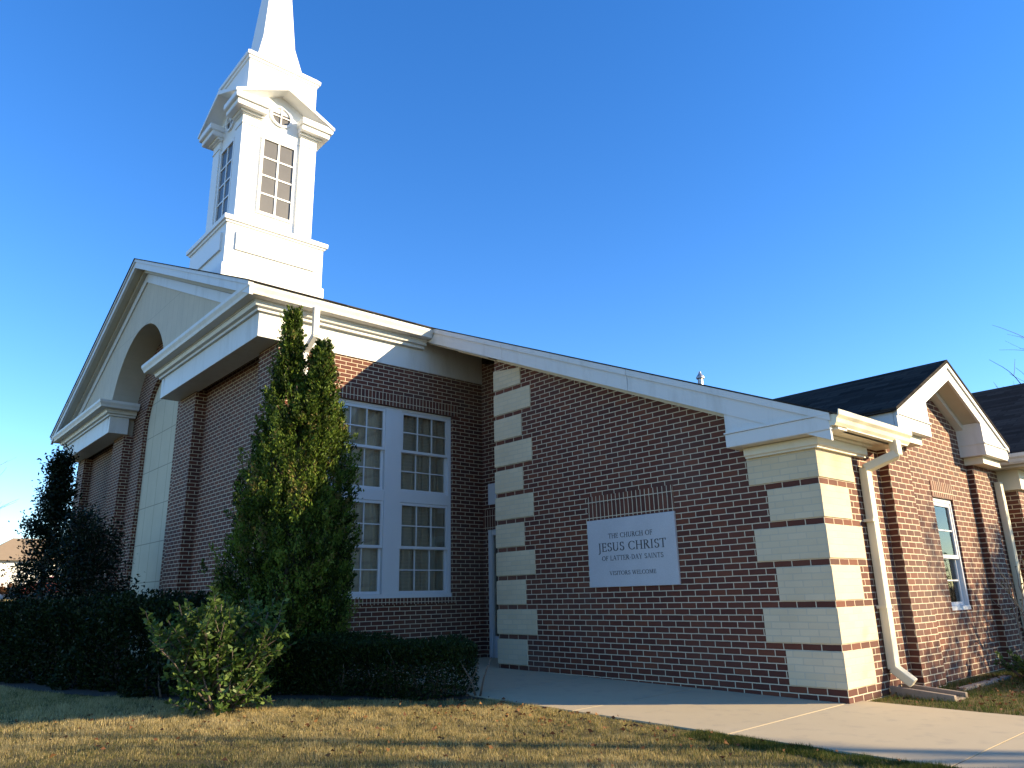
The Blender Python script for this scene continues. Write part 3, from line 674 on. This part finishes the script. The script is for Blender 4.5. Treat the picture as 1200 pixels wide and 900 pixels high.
# strokes of a small roman capital alphabet (unit cap height)
TK, TN, SF = .135, .062, .045
def glyph(ch):
    Q = []
    def st(x0,y0,x1,y1,w_):
        d = Vector((x1-x0,y1-y0)); n = Vector((-d.y,d.x)).normalized()*w_/2
        Q.append([(x0+n.x,y0+n.y),(x1+n.x,y1+n.y),(x1-n.x,y1-n.y),(x0-n.x,y0-n.y)])
    def hz(x0,x1,y,w_=TN): Q.append([(x0,y-w_/2),(x1,y-w_/2),(x1,y+w_/2),(x0,y+w_/2)])
    def sf(x,y,w_=.30): hz(x-w_/2,x+w_/2,y+(SF/2 if y < .5 else -SF/2),SF)
    def vs(x,y): Q.append([(x-.035,y-.11),(x+.035,y-.11),(x+.035,y+.11),(x-.035,y+.11)])
    def arc(cx,cy,rx,ry,a0,a1,n=18):
        pr = None
        for i in range(n+1):
            t = R(a0+(a1-a0)*i/n); w_ = TN+(TK-TN)*abs(math.cos(t))**1.5
            nn = Vector((math.cos(t),math.sin(t)))
            o = (cx+rx*math.cos(t)+nn.x*w_/2, cy+ry*math.sin(t)+nn.y*w_/2); i_ = (cx+rx*math.cos(t)-nn.x*w_/2, cy+ry*math.sin(t)-nn.y*w_/2)
            if pr: Q.append([pr[0],o,i_,pr[1]])
            pr = (o,i_)
    def stem(x,top=1,bot=0): st(x,bot,x,top,TK); sf(x,1); sf(x,0)
    W_ = .7
    if ch == 'T': stem(.36); hz(.02,.70,1-TN/2); vs(.05,.9); vs(.67,.9); W_ = .72
    elif ch == 'H': stem(.15); stem(.69); hz(.15,.69,.52); W_ = .84
    elif ch == 'E': stem(.15); hz(.15,.56,1-TN/2); hz(.15,.48,.52); hz(.15,.58,TN/2); vs(.54,.9); vs(.56,.1); vs(.46,.52); W_ = .63
    elif ch == 'F': stem(.15); hz(.15,.55,1-TN/2); hz(.15,.46,.52); vs(.53,.9); vs(.45,.52); W_ = .60
    elif ch == 'L': stem(.15); hz(.15,.56,TN/2); vs(.55,.1); W_ = .60
    elif ch == 'I': stem(.16); W_ = .34
    elif ch == 'J': st(.16,-.12,.16,1,TK); sf(.16,1); arc(-.04,-.12,.2,.15,0,-90,8); W_ = .34
    elif ch == 'C': arc(.45,.5,.38,.46,48,312); vs(.72,.82); vs(.72,.18); W_ = .80
    elif ch == 'O': arc(.45,.5,.38,.46,0,360,30); W_ = .90
    elif ch == 'U': st(.16,.32,.16,1,TK); st(.66,.32,.66,1,TN); sf(.16,1); sf(.66,1,.24); arc(.41,.33,.25,.30,180,360,14); W_ = .82
    elif ch == 'R': stem(.15); arc(.30,.755,.23,.215,-90,90,12); hz(.15,.30,.97); hz(.15,.30,.54); st(.34,.54,.68,.02,TK); sf(.68,0,.22); W_ = .76
    elif ch == 'D': stem(.15); arc(.32,.5,.38,.47,-90,90,16); hz(.15,.32,.97); hz(.15,.32,.03); W_ = .80
    elif ch == 'S': arc(.31,.74,.19,.22,30,270,16); arc(.31,.27,.21,.24,90,-150,16); vs(.48,.86); vs(.12,.16); W_ = .58
    elif ch == 'A': st(.10,0,.40,1,TN); st(.40,1,.72,0,TK); hz(.2,.6,.36); sf(.10,0,.24); sf(.72,0,.26); W_ = .82
    elif ch == 'V': st(.10,1,.42,0,TK); st(.42,0,.70,1,TN); sf(.10,1,.26); sf(.70,1,.24); W_ = .80
    elif ch == 'W': st(.08,1,.32,0,TK); st(.32,0,.54,.98,TN); st(.52,1,.76,0,TK); st(.76,0,.98,1,TN); sf(.08,1,.24); sf(.98,1,.24); W_ = 1.06
    elif ch == 'M': st(.12,0,.16,1,TN); st(.16,1,.47,.05,TK); st(.47,.05,.80,1,TN); st(.80,1,.84,0,TK); sf(.12,0,.24); sf(.84,0,.28); W_ = .98
    elif ch == 'N': st(.14,0,.14,1,TN); st(.14,1,.70,0,TK); st(.70,0,.70,1,TN); sf(.14,0,.24); sf(.12,1,.2); sf(.70,1,.24); W_ = .84
    elif ch == 'Y': st(.08,1,.38,.46,TK); st(.38,.46,.66,1,TN); st(.38,0,.38,.48,TK); sf(.08,1,.24); sf(.66,1,.24); sf(.38,0); W_ = .76
    elif ch == '-': hz(.06,.32,.42,.08); W_ = .38
    elif ch == ' ': W_ = .36
    return Q, W_
def text_line(s, x0, x1, zb, h):
    gap = .07; words = s.split(' '); W_ = lambda c: glyph(c)[1]
    tot = sum(W_(c)+gap for c in s)-gap; sc = (x1-x0)/tot; x = 0
    for wd in words:
        m = MB()
        for i_, c in enumerate(wd):
            Q, w_ = glyph(c)
            for j, q in enumerate(Q):
                y = -.0306-.0004*(j % 9)-.00003*i_
                pts = [(x0+(x+a)*sc, zb+b_*h) for a, b_ in q]; i = len(m.v); m.v += [(a,y,b_) for a, b_ in pts]+[(a,-.028,b_) for a, b_ in pts]
                m.f += [(i,i+1,i+2,i+3)]+[(i+k,i+4+k,i+4+(k+1)%4,i+(k+1)%4) for k in range(4)]
            x += w_+gap
        x += W_(' ')+gap
        child_world(m.build('lettering', M['letter'], None), sign)
for q_ in (('THE CHURCH OF',-2.86,-2.15,1.745,.062),('JESUS CHRIST',-3.035,-1.955,1.585,.108),('OF LATTER-DAY SAINTS',-2.985,-2.01,1.470,.060),('VISITORS WELCOME',-2.87,-2.135,1.290,.050)): text_line(*q_)

# splash block under the downspout
sb = MB(); zg = float(gz(.3,1.05))
sb.prism([(.02,zg-.03),(.62,zg-.03),(.62,zg+.05),(.02,zg+.10)], 'y', .86, .92); sb.prism([(.02,zg-.03),(.62,zg-.03),(.62,zg+.05),(.02,zg+.10)], 'y', 1.16, 1.22)
sb.prism([(.02,zg-.04),(.62,zg-.04),(.62,zg+.012),(.02,zg+.05)], 'y', .918, 1.162)
tag(sb.build('splash_block', M['splash'], None, bevel=.006), 'weathered concrete splash block below the cream downspout', 'splash block')
tag(MB().box(.34,.42,1.72,3.3,zg-.06,zg+.03).build('edging_kerb', M['splash'], None, bevel=.01), 'low concrete edging strip along the bed under the gabled bay', 'edging')

# mulch bed under the hedges
mb = MB(); bed = [(-2.95,-2.03),(-3.3,-2.42),(-4.5,-3.35),(-5.4,-4.25),(-7.6,-5.0),(-11.5,-5.8),(-15.5,-6.5)]
for (xa,ya),(xb,yb) in zip(bed[:-1], bed[1:]): mb.poly([(xa,ya,float(gz(xa,ya))+.012),(xb,yb,float(gz(xb,yb))+.012),(xb,max(yb,-2.02),float(gz(xb,-2.02))+.012),(xa,max(ya,-2.02),float(gz(xa,-2.02))+.012)] if xb > -6 else [(xa,ya,float(gz(xa,ya))+.012),(xb,yb,float(gz(xb,yb))+.012),(xb,-2.6,float(gz(xb,-2.6))+.012),(xa,-2.6,float(gz(xa,-2.6))+.012)])
tag(mb.build('mulch_bed', M['mulch']), kind='structure')
def in_bed(x, y):
    bx = np.array([q[0] for q in bed[::-1]]); by = np.array([q[1] for q in bed[::-1]]); return (x < -2.95) & (x > -15.5) & (y > np.interp(x, bx, by))
# ------------------------------------------------------------------ vegetation
def unit(v): return v/np.maximum(1e-9, np.linalg.norm(v, axis=-1, keepdims=True))
def leaves(C_, D, size, aspect=.5, rng=rng, fold=.0):
    """leaf quads: centres C_, pointing along D; random roll"""
    n = len(C_); D = unit(D); rnd = unit(rng.normal(size=(n,3))); U = unit(np.cross(D, rnd)); s = np.asarray(size).reshape(-1,1)*np.ones((n,1))
    a = C_-D*s*.5; b = C_+U*s*aspect*.5; c = C_+D*s*.5; d = C_-U*s*aspect*.5
    N = np.cross(D, U); b = b+N*s*fold; d = d+N*s*fold
    V = np.stack([a,b,c,d], 1).reshape(-1,3); F = np.arange(4*n).reshape(n,4); return V, F
def foliage(name, C_, D, size, mat, parent, aspect=.5, tint=None, fold=.0):
    V, F = leaves(C_, D, size, aspect, fold=fold)
    if tint is None: tint = rng.uniform(0, 1, len(C_))
    return raw_mesh(name, V, F, mat, None, tint) if parent is None else child_world(raw_mesh(name, V, F, mat, None, tint), parent)
def limb(m, p0, d, L, r, n=5, wob=.15, rnd=random):
    pts = [Vector(p0)]; d = Vector(d).normalized()
    for i in range(n):
        d = (d+Vector((rnd.uniform(-1,1),rnd.uniform(-1,1),rnd.uniform(-.6,.9)))*wob).normalized(); pts.append(pts[-1]+d*L/n)
    m.tube(pts, [r*(1-.7*i/n) for i in range(n+1)], 6); return pts, d

# --- arborvitae by the chapel corner: sprays along a flame shaped column with two tips
AX, AY = -5.62, -3.03
az0 = float(gz(AX,AY))
t_ = thing('arborvitae_tree', 'tall columnar evergreen with sunlit twin tips at the chapel corner', 'tree', (AX,AY,az0))
m_ = MB(); m_.tube([(AX,AY,az0-.1),(AX+.02,AY,az0+1.5),(AX-.05,AY+.02,az0+3.2),(AX-.12,AY-.10,az0+4.75)], [.11,.09,.05,.012], 8)
m_.tube([(AX-.02,AY,az0+2.2),(AX+.14,AY+.12,az0+3.4),(AX+.17,AY+.2,az0+4.45)], [.05,.035,.01], 6)
def arb_r(t): return .77*np.clip(np.interp(t, [0,.06,.3,.55,.66,.72,.78,.86,.94,1.0],[.85,.96,.98,.80,.61,.42,.19,.13,.09,.03]),0,1)
ns = 3000; t = rng.uniform(0, 1, ns)**1.15; H = 4.82
ph = rng.uniform(0, 2*np.pi, ns); lob = 1+.13*np.sin(3*ph+7*t)+.10*np.sin(5*ph-11*t+1)+.08*rng.normal(size=ns)
rad = arb_r(t)*lob*np.where(rng.uniform(size=ns) < .75, rng.uniform(.72,1.02,ns), rng.uniform(.25,.8,ns))
cx_ = np.where(rng.uniform(size=ns) < .5, -.17, .25)*np.clip((t-.62)*7,0,1)
tipcut = np.where(cx_ > 0, 1-.10*np.clip((t-.62)*3,0,1), 1.0)
base = np.stack([AX+cx_*.67+rad*np.cos(ph), AY+cx_*.75+rad*np.sin(ph), az0+.05+t*tipcut*H], 1)
cl, dl, sz_, tn = [], [], [], []
for i in range(ns):
    o = base[i]; outw = np.array([math.cos(ph[i]), math.sin(ph[i]), 0]); ax = unit(outw*rng.uniform(.15,.7)+np.array([0,0,1.0])+rng.normal(size=3)*.18); L = rng.uniform(.16,.34)*(1-.35*t[i]); k_ = 60
    s_ = rng.uniform(0,1,k_); wd = (1-s_)*.5+.12
    q = o+ax*(s_*L)[:,None]+rng.normal(size=(k_,3))*(wd*L*.38)[:,None]
    cl.append(q); dl.append(ax+rng.normal(size=(k_,3))*.55); sz_.append(rng.uniform(.030,.060,k_)); tn.append(np.clip(rng.normal(.54,.22)+rng.normal(size=k_)*.12+.18*(s_-.4),0,1)+(rng.uniform(size=k_) < .03)*.5)
for i in range(60):
    p0 = (AX+random.uniform(-.03,.03), AY+random.uniform(-.03,.03), az0+.4+i*.065); a_ = random.uniform(0,6.28)
    limb(m_, p0, (math.cos(a_),math.sin(a_),1.0), float(arb_r(.08+i*.013))*.95, .018, 4, .12)
child_world(m_.build('trunk', M['bark'], None, smooth=True), t_)
foliage('crown', np.concatenate(cl), np.concatenate(dl), np.concatenate(sz_), M['arbor'], t_, .42, np.clip(np.concatenate(tn),0,1))

# --- generic shrub / hedge: leaves on shoots over a bumpy shell
def hedge_points(path, width, height, n, zfun, bump=.08, seed=1, depth=.28):
    g = np.random.default_rng(seed); path = np.array(path, float); seg = np.diff(path, axis=0); L = np.linalg.norm(seg, axis=1); cum = np.concatenate([[0],np.cumsum(L)])
    s = g.uniform(-.0, cum[-1], n); k_ = np.clip(np.searchsorted(cum, s)-1, 0, len(seg)-1); f = (s-cum[k_])/L[k_]
    c = path[k_]+seg[k_]*f[:,None]; nrm = np.stack([seg[k_][:,1],-seg[k_][:,0]],1)/L[k_][:,None]
    per = 2*height+width; q = g.uniform(0, per, n)
    off = np.where(q < height, width/2, np.where(q < height+width, width/2-(q-height), -width/2)); z = np.where(q < height, q, np.where(q < height+width, height, per-q))
    # rounded ends
    endd = np.minimum(s, cum[-1]-s); rnd_ = np.clip(endd/.35, 0, 1)**.5
    off = off*(.45+.55*rnd_); z = z*(.8+.2*rnd_)
    rc = np.hypot(np.maximum(0, abs(off)-width/2+.18), np.maximum(0, z-height+.18)); sh = np.where(rc > .18, .18/np.maximum(rc,.01), 1)
    bmp = bump*(np.sin(s*3.1+z*4)+np.sin(s*7.3-z*5+off*6)*.6+np.sin(s*13+off*9)*.4)
    dep = np.abs(g.normal(0, depth*.4, n))
    outv = np.stack([nrm[:,0]*np.sign(off), nrm[:,1]*np.sign(off), np.zeros(n)],1)*np.clip(abs(off)/(width/2),0,1)[:,None]**3+np.array([0,0,1.0])*np.clip(z/height,0,1)[:,None]**4
    outv = unit(outv+1e-3)
    P_ = np.stack([c[:,0]+nrm[:,0]*off, c[:,1]+nrm[:,1]*off, z],1)+outv*(bmp*.5-dep)[:,None]
    P_[:,2] = np.maximum(P_[:,2], .03); P_[:,2] += zfun(P_[:,0], P_[:,1]); return P_, outv, g
def hedge(name, label, path, width, height, n, mat, leaf, seed, cat='hedge', tall=0):
    mid = path[len(path)//2]; o = thing(name, label, cat, (mid[0],mid[1],float(gz(*mid))))
    P_, ov, g = hedge_points(path, width, height, n, gz, seed=seed, bump=.20 if name == 'laurel_hedge' else .09)
    D = ov*.8+g.normal(size=P_.shape)*.6+np.array([0,0,.35])
    foliage('foliage', P_, D, g.uniform(.65,1.25,n)*leaf, mat, o, .52, np.clip(g.normal(.45,.25,n),0,1), .06)
    m = MB(); pa_ = np.array(path)
    for i in range(int(len(path)*14)):
        f = g.uniform(0, len(path)-1.001); k_ = int(f); c = pa_[k_]+(pa_[k_+1]-pa_[k_])*(f-k_)+g.normal(size=2)*width*.16
        z0 = float(gz(*c)); limb(m, (c[0],c[1],z0), (g.normal()*.4,g.normal()*.4,1), height*g.uniform(.6,.92), .014, 4, .3)
    child_world(m.build('branches', M['bark'], None, smooth=True), o); return o
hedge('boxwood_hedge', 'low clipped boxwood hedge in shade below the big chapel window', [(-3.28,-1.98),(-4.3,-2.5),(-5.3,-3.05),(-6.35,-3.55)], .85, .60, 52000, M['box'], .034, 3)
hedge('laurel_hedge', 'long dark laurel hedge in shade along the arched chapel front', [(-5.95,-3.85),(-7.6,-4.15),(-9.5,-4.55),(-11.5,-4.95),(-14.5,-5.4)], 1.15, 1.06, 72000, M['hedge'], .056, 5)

# --- leggy sunlit shrub at the end of the long hedge
def leafy_shrub(name, label, x, y, stems, mat, leaf, seed, spread=.5, height=1.1, per=26, cat='shrub', bark='palebark', lean=(0,0), sub=3, lfrac=.35, skirt=0):
    g = random.Random(seed); gn = np.random.default_rng(seed); z0 = float(gz(x,y)); o = thing(name, label, cat, (x,y,z0)); m = MB(); cs, ds = [], []
    def lf(pts, n):
        for _ in range(n):
            f = (1-lfrac)+lfrac*g.random()**.7; i = min(len(pts)-2, int(f*(len(pts)-1))); tt = f*(len(pts)-1)-i
            p_ = pts[i].lerp(pts[i+1], tt); d = Vector((g.gauss(0,1),g.gauss(0,1),g.gauss(.45,.7))).normalized(); cs.append(p_+d*leaf*.55); ds.append(d)
    for s in range(stems):
        a = g.uniform(0,6.283); d = Vector((math.cos(a)*spread+lean[0], math.sin(a)*spread+lean[1], 1))
        pts, dd = limb(m, (x+g.uniform(-.12,.12),y+g.uniform(-.12,.12),z0), d, height*g.uniform(.65,1.05), .014, 6, .22, g)
        lf(pts, per)
        for q in range(sub):
            i = g.randint(2,5); d2 = (pts[i]-pts[i-1]).normalized()+Vector((g.gauss(0,.7),g.gauss(0,.7),g.gauss(.15,.4)))
            p2, _ = limb(m, pts[i], d2, height*g.uniform(.2,.42), .008, 4, .25, g); lf(p2, int(per*.9))
    for s in range(skirt):
        a = g.uniform(0,6.283); pts, dd = limb(m, (x+.1*math.cos(a),y+.1*math.sin(a),z0+.05), (math.cos(a),math.sin(a),g.uniform(.1,.5)), height*g.uniform(.3,.5), .008, 5, .2, g); lf(pts, per)
    child_world(m.build('branches', M[bark], None, smooth=True), o)
    foliage('foliage', np.array([tuple(c) for c in cs]), np.array([tuple(c) for c in ds]), gn.uniform(.7,1.2,len(cs))*leaf, mat, o, .46, np.clip(gn.normal(.5,.25,len(cs)),0,1), .05); return o
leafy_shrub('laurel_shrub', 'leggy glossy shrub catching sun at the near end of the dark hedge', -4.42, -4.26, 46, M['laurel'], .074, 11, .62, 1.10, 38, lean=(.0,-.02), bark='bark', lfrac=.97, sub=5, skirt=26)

# --- dark holly-like trees against the front
def leafy_tree(name, label, x, y, H, rad, mat, leaf, n, seed, prof, cat='tree', bark='bark', leaders=1, cl=.22):
    g = random.Random(seed); gn = np.random.default_rng(seed); z0 = float(gz(x,y)); o = thing(name, label, cat, (x,y,z0)); m = MB(); tips = []
    for l_ in range(leaders):
        top = (x+g.uniform(-.3,.3)*(leaders > 1)*rad, y+g.uniform(-.3,.3)*(leaders > 1)*rad, z0+H*(1 if l_ == 0 else g.uniform(.85,.97)))
        b0 = Vector((x,y,z0-.1)); tp = Vector(top); pts = [b0.lerp(tp, i/7)+Vector((g.uniform(-1,1),g.uniform(-1,1),0))*.05*rad*(0 < i < 7) for i in range(8)]
        m.tube(pts, [.05*H/3*(1-.92*i/7)+.006 for i in range(8)], 7)
        nb = int(70/leaders)+10
        for i in range(nb):
            f = .06+.93*(i+g.random())/nb; k_ = min(6,int(f*7)); p_ = pts[k_].lerp(pts[k_+1], f*7-k_); a = g.uniform(0,6.283); rr_ = rad*float(np.interp(f, *prof))*g.uniform(.55,1.12)
            d = Vector((math.cos(a),math.sin(a),g.uniform(.25,.9))); q, _ = limb(m, p_, d, max(.12,rr_), .014*(1.1-f)+.004, 5, .16, g); tips += [(q[j], .10+.02*j) for j in (2,3,4,5)]
    child_world(m.build('trunk', M[bark], None, smooth=True), o)
    T = np.array([tuple(a) for a, _ in tips]); idx = gn.integers(0, len(T), n); c = T[idx]+gn.normal(size=(n,3))*cl*.5; c[:,2] = np.maximum(c[:,2], z0+.05)
    foliage('crown', c, gn.normal(size=(n,3))+np.array([0,0,.3]), gn.uniform(.7,1.25,n)*leaf, mat, o, .5, np.clip(gn.normal(.45,.25,n),0,1), .05); return o
PF = ([0,.08,.3,.5,.7,.85,1.0],[.9,1.0,1.0,.75,.42,.22,.05])
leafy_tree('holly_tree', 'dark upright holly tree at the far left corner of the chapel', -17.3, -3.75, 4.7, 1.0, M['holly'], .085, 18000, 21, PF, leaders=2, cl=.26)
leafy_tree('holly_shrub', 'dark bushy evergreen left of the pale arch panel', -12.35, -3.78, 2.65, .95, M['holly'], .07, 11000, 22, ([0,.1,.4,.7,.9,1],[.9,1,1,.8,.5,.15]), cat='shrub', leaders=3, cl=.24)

# --- shrubs at the foot of the gabled bay
leafy_shrub('crape_myrtle', 'bare twiggy shrub leaning beside the gabled bay', .45, 4.35, 9, M['autumn'], .05, 31, .45, 1.5, 3, bark='palebark', sub=3)
leafy_shrub('ground_shrub', 'low green bushy plant at the foot of the gabled bay', .62, 3.35, 26, M['laurel'], .045, 32, 1.2, .34, 26, bark='bark', lfrac=.8)

# --- bare and thin-leaved trees
def bare_tree(name, label, x, y, H, seed, leaves_n=0, leaf=.1, spread=.55, group=None, mat='autumn', r0=None, depth=5, first=.3, zb=None, trunk=.36):
    g = random.Random(seed); z0 = float(gz(x,y)) if zb is None else zb; o = thing(name, label, 'tree', (x,y,z0), group); m = MB(); ends = []
    def grow(p_, d, L, r, lev):
        n = 4 if lev < 3 else 3; pts = [p_]; dd = d
        for i in range(n):
            dd = (dd+Vector((g.uniform(-1,1),g.uniform(-1,1),g.uniform(-.35,.6)))*.16).normalized(); pts.append(pts[-1]+dd*L/n)
        m.tube(pts, [r*(1-.42*i/n) for i in range(n+1)], 8 if lev == 0 else 5 if lev < 3 else 3, cap=False)
        if lev >= depth: ends.append(pts[-1]); return
        nb = g.randint(3,4) if lev < 2 else g.randint(2,4)
        for b_ in range(nb):
            f = 1.0 if b_ == 0 else g.uniform(first if lev == 0 else .3, .98); k_ = min(n-1,int(f*n)); q = pts[k_].lerp(pts[k_+1], f*n-k_)
            a = g.uniform(0,6.283); side = Vector((math.cos(a),math.sin(a),g.uniform(-.1,.55))); d2 = (dd*(1.0 if b_ == 0 else .55)+side*spread*(.6 if b_ == 0 else 1.1)).normalized()
            grow(q, d2, L*g.uniform(.60,.80), r*(.58 if b_ == 0 else .46), lev+1)
    r0 = r0 or H*.02
    grow(Vector((x,y,z0-.15)), Vector((g.uniform(-.05,.05),g.uniform(-.05,.05),1)).normalized(), H*trunk, r0, 0)
    child_world(m.build('trunk', M['bark'], None, smooth=True), o)
    if leaves_n:
        gn = np.random.default_rng(seed); E_ = np.array([tuple(e) for e in ends]); c = E_[gn.integers(0,len(E_),leaves_n)]+gn.normal(size=(leaves_n,3))*.22
        foliage('crown', c, gn.normal(size=(leaves_n,3)), gn.uniform(.7,1.2,leaves_n)*leaf, M[mat], o, .55)
    return o
bare_tree('bare_tree', 'bare winter tree rising behind the dark roof of the far wing', -.1, 24.0, 13.0, 41, depth=5)
bare_tree('bare_tree', 'leafless tree whose twig tips show past the far left edge', -23.6, -6.6, 6.6, 43, depth=5)
GRP = 'trees standing toward the sun that shade the lawn'
sd = Vector((.743,.669)); sn_ = Vector((.669,-.743))
for s_, q_, H_, sd_, lv, rr_ in ((15,3.3,10.5,51,4200,.15),(21,4.6,12.0,52,2600,.13)):
    p_ = sd*s_+sn_*q_; bare_tree('oak_tree', 'thin-leaved oak standing in the lawn to the right of the church', p_.x, p_.y, H_, sd_, lv, .13, group=GRP, r0=rr_, depth=4, first=.96, trunk=.45)
bare_tree('oak_tree', 'thin-leaved oak shading the gabled bay from the open side', 6.9, 11.2, 6.6, 56, 9500, .11, r0=.12, depth=4, spread=.75)
leafy_tree('conical_shrub', 'dense evergreen shrub standing off the wall beyond the gabled bay', 1.8, 6.35, 2.3, 1.05, M['holly'], .08, 9000, 57, PF, cat='shrub', leaders=2, cl=.22)

# --- grass blades
def in_walk(x, y): return (x > -6.7) & (x < 8.3) & (y > WY0-.01) & (y < np.where(x < 0, 1.2, WY1+.01))
def grass_patch(n, x0, x1, y0, y1, hmin, hmax, width, green=.0, seed=0, keep=None):
    g = np.random.default_rng(seed); x = g.uniform(x0,x1,n); y = g.uniform(y0,y1,n)
    k_ = ~in_walk(x,y) & ~in_bed(x+g.normal(0,.05,n),y+g.normal(0,.04,n)) & ~((x > -21) & (x < XW) & (y > -2.9)) & ~((x < 0.02) & (y > -.02) & (x > -21)) & ~((x < .13) & (y > 1.4) & (x > -21))
    if keep is not None: k_ &= keep(x,y)
    x, y = x[k_], y[k_]; n = len(x)
    # distance to the camera line of sight wedge only
    pat = np.sin(x*1.3+1.7*np.sin(y*.9))*.5+np.sin(y*2.1-x*.7+2)*.35+np.sin(x*4.1+y*3.3)*.25
    cl_ = np.sin(x*9.1+3*np.sin(y*5.3))*np.sin(y*10.7+2.5*np.sin(x*6.1)); kk = g.uniform(size=n) < .62+.38*cl_
    x, y, pat, cl_ = x[kk], y[kk], pat[kk], cl_[kk]; n = len(x)
    h = g.uniform(hmin,hmax,n)*(1+.25*pat+.35*cl_); a = g.uniform(0,2*np.pi,n); lean = np.abs(g.normal(0,.55,n)); z = gz(x,y)
    dx, dy = np.cos(a), np.sin(a); w_ = width*g.uniform(.7,1.3,n)
    B0 = np.stack([x-dy*w_,y+dx*w_,z-.004],1); B1 = np.stack([x+dy*w_,y-dx*w_,z-.004],1); T_ = np.stack([x+dx*lean*h,y+dy*lean*h,z+h],1)
    edge = np.exp(-np.maximum(0,(WY0-y))/.5)*(x > -.6)*np.clip((x+.6)/1.2,0,1)  # greener grass beside the walk, also darkened to stand in for a shadow patch
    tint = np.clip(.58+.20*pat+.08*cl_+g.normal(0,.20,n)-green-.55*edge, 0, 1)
    return np.stack([B0,B1,T_],1).reshape(-1,3), np.arange(3*n).reshape(n,3), tint
Vs, Fs, Ts = [], [], []; off = 0
def hedgefree(x, y): return (y < -4.4+.3*np.clip(x+5,-4,4)*0) | (y < -2.05+.55*(x+3.07))| (x > -3.05)
jobs = [(420000,-4.5,3.0,-6.6,WY0,.014,.036,.0021,0,1,None),(330000,-12,-4.5,-8.5,-3.2,.016,.042,.003,0,2,None),(60000,-24,-12,-11,-4.0,.03,.07,.006,0,3,None),
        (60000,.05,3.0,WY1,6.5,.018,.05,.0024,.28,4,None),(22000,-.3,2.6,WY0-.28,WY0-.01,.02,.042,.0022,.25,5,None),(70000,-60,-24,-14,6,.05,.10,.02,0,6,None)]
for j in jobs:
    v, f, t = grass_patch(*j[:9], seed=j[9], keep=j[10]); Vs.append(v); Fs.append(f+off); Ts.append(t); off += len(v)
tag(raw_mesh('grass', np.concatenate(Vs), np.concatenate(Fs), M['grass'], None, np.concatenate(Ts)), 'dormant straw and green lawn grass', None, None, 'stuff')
# fallen leaves
n = 900; g_ = np.random.default_rng(9); x = np.concatenate([g_.uniform(-6,2.2,n//2), g_.normal(-2.2,1.2,n//4), g_.uniform(.05,1.6,n//4)]); y = np.concatenate([g_.uniform(-6,-1.9,n//2), g_.normal(-2.35,.35,n//4), g_.uniform(.35,3.5,n//4)])
k_ = ~in_walk(x,y); x, y = x[k_], y[k_]; C_ = np.stack([x,y,gz(x,y)+g_.uniform(.02,.045,len(x))],1)
D = np.stack([g_.normal(size=len(x)),g_.normal(size=len(x)),g_.normal(size=len(x))*.25],1)
V, F = leaves(C_, D, g_.uniform(.022,.055,len(x)), .6, fold=.3)
tag(raw_mesh('fallen_leaves', V, F, M['litter'], None, g_.uniform(0,1,len(x))), 'dry brown leaves scattered on the lawn', None, None, 'stuff')

# ------------------------------------------------------------------ far left: house, car, street strip
HXc = -58.0; hz_ = float(gz(HXc,3))
house = thing('house', 'tan hip-roofed white house far off at the left edge', 'house', (HXc,3,hz_))
M['houseroof'] = mat_plain('tan_roof_shingles', (.26,.19,.12), .95, .15, 2)
hy0, hy1 = -.7, 14.0
child_world(MB().box(HXc-3,HXc+2.6,hy0,hy1,hz_-.4,hz_+2.3).build('wall', M['trim'], None), house)
b = MB(); e = .4; x0, x1, y0, y1 = HXc-3-e, HXc+2.6+e, hy0-e, hy1+e; zt = hz_+2.3; rh = 1.65; xm_ = (x0+x1)/2
rl = [(xm_,y0+2.4,zt+rh),(xm_,y1-2.4,zt+rh)]
b.poly([(x0,y0,zt),(x1,y0,zt),rl[0]]); b.poly([(x1,y0,zt),(x1,y1,zt),rl[1],rl[0]]); b.poly([(x1,y1,zt),(x0,y1,zt),rl[1]]); b.poly([(x0,y1,zt),(x0,y0,zt),rl[0],rl[1]]); b.poly([(x0,y0,zt),(x0,y1,zt),(x1,y1,zt),(x1,y0,zt)])
child_world(b.build('roof', M['houseroof'], None), house)
child_world(MB().box(HXc+2.6,HXc+2.66,5.0,6.4,hz_+.9,hz_+1.9).build('window', M['black'], None), house)
child_world(MB().box(HXc+2.6,HXc+2.66,8.0,9.0,hz_+.05,hz_+2.05).build('door', M['frame'], None), house)
# parked car: lofted body, glass, wheels
CX, CY = -53.0, 3.4; cz = float(gz(CX,CY)); M['redcar'] = mat_plain('red_car_paint', (.14,.035,.035), .3, .1); M['carglass'] = mat_plain('car_glass', (.02,.025,.03), .1)
M['tyre'] = mat_plain('tyre_rubber', (.02,.02,.02), .8)
car = thing('parked_car', 'red car parked in front of the distant white house', 'car', (CX,CY,cz))
side = [(-2.1,.35),(-2.15,.75),(-1.9,.92),(-1.35,.98),(-.85,1.40),(.55,1.42),(1.15,1.0),(2.0,.86),(2.15,.6),(2.1,.35)]
b = MB(); b.prism([(CY+a,cz+z) for a, z in side], 'x', CX-.85, CX+.85); child_world(b.build('body', M['redcar'], None, bevel=.08), car)
b = MB(); b.prism([(CY+a,cz+z) for a, z in [(-1.2,1.0),(-.8,1.33),(.5,1.35),(1.0,1.02)]], 'x', CX-.86, CX+.86); child_world(b.build('side_window', M['carglass'], None), car)
for a in (-1.3,1.3):
    for s_ in (1,-1): child_world(MB().tube([(CX+s_*.7,CY+a,cz+.32),(CX+s_*.87,CY+a,cz+.32)], .32, 16).build('wheel', M['tyre'], None), car)
leafy_shrub('red_shrub', 'small reddish shrub in front of the distant white house', -54.2, .9, 14, M['litter'], .14, 61, .6, .9, 40)
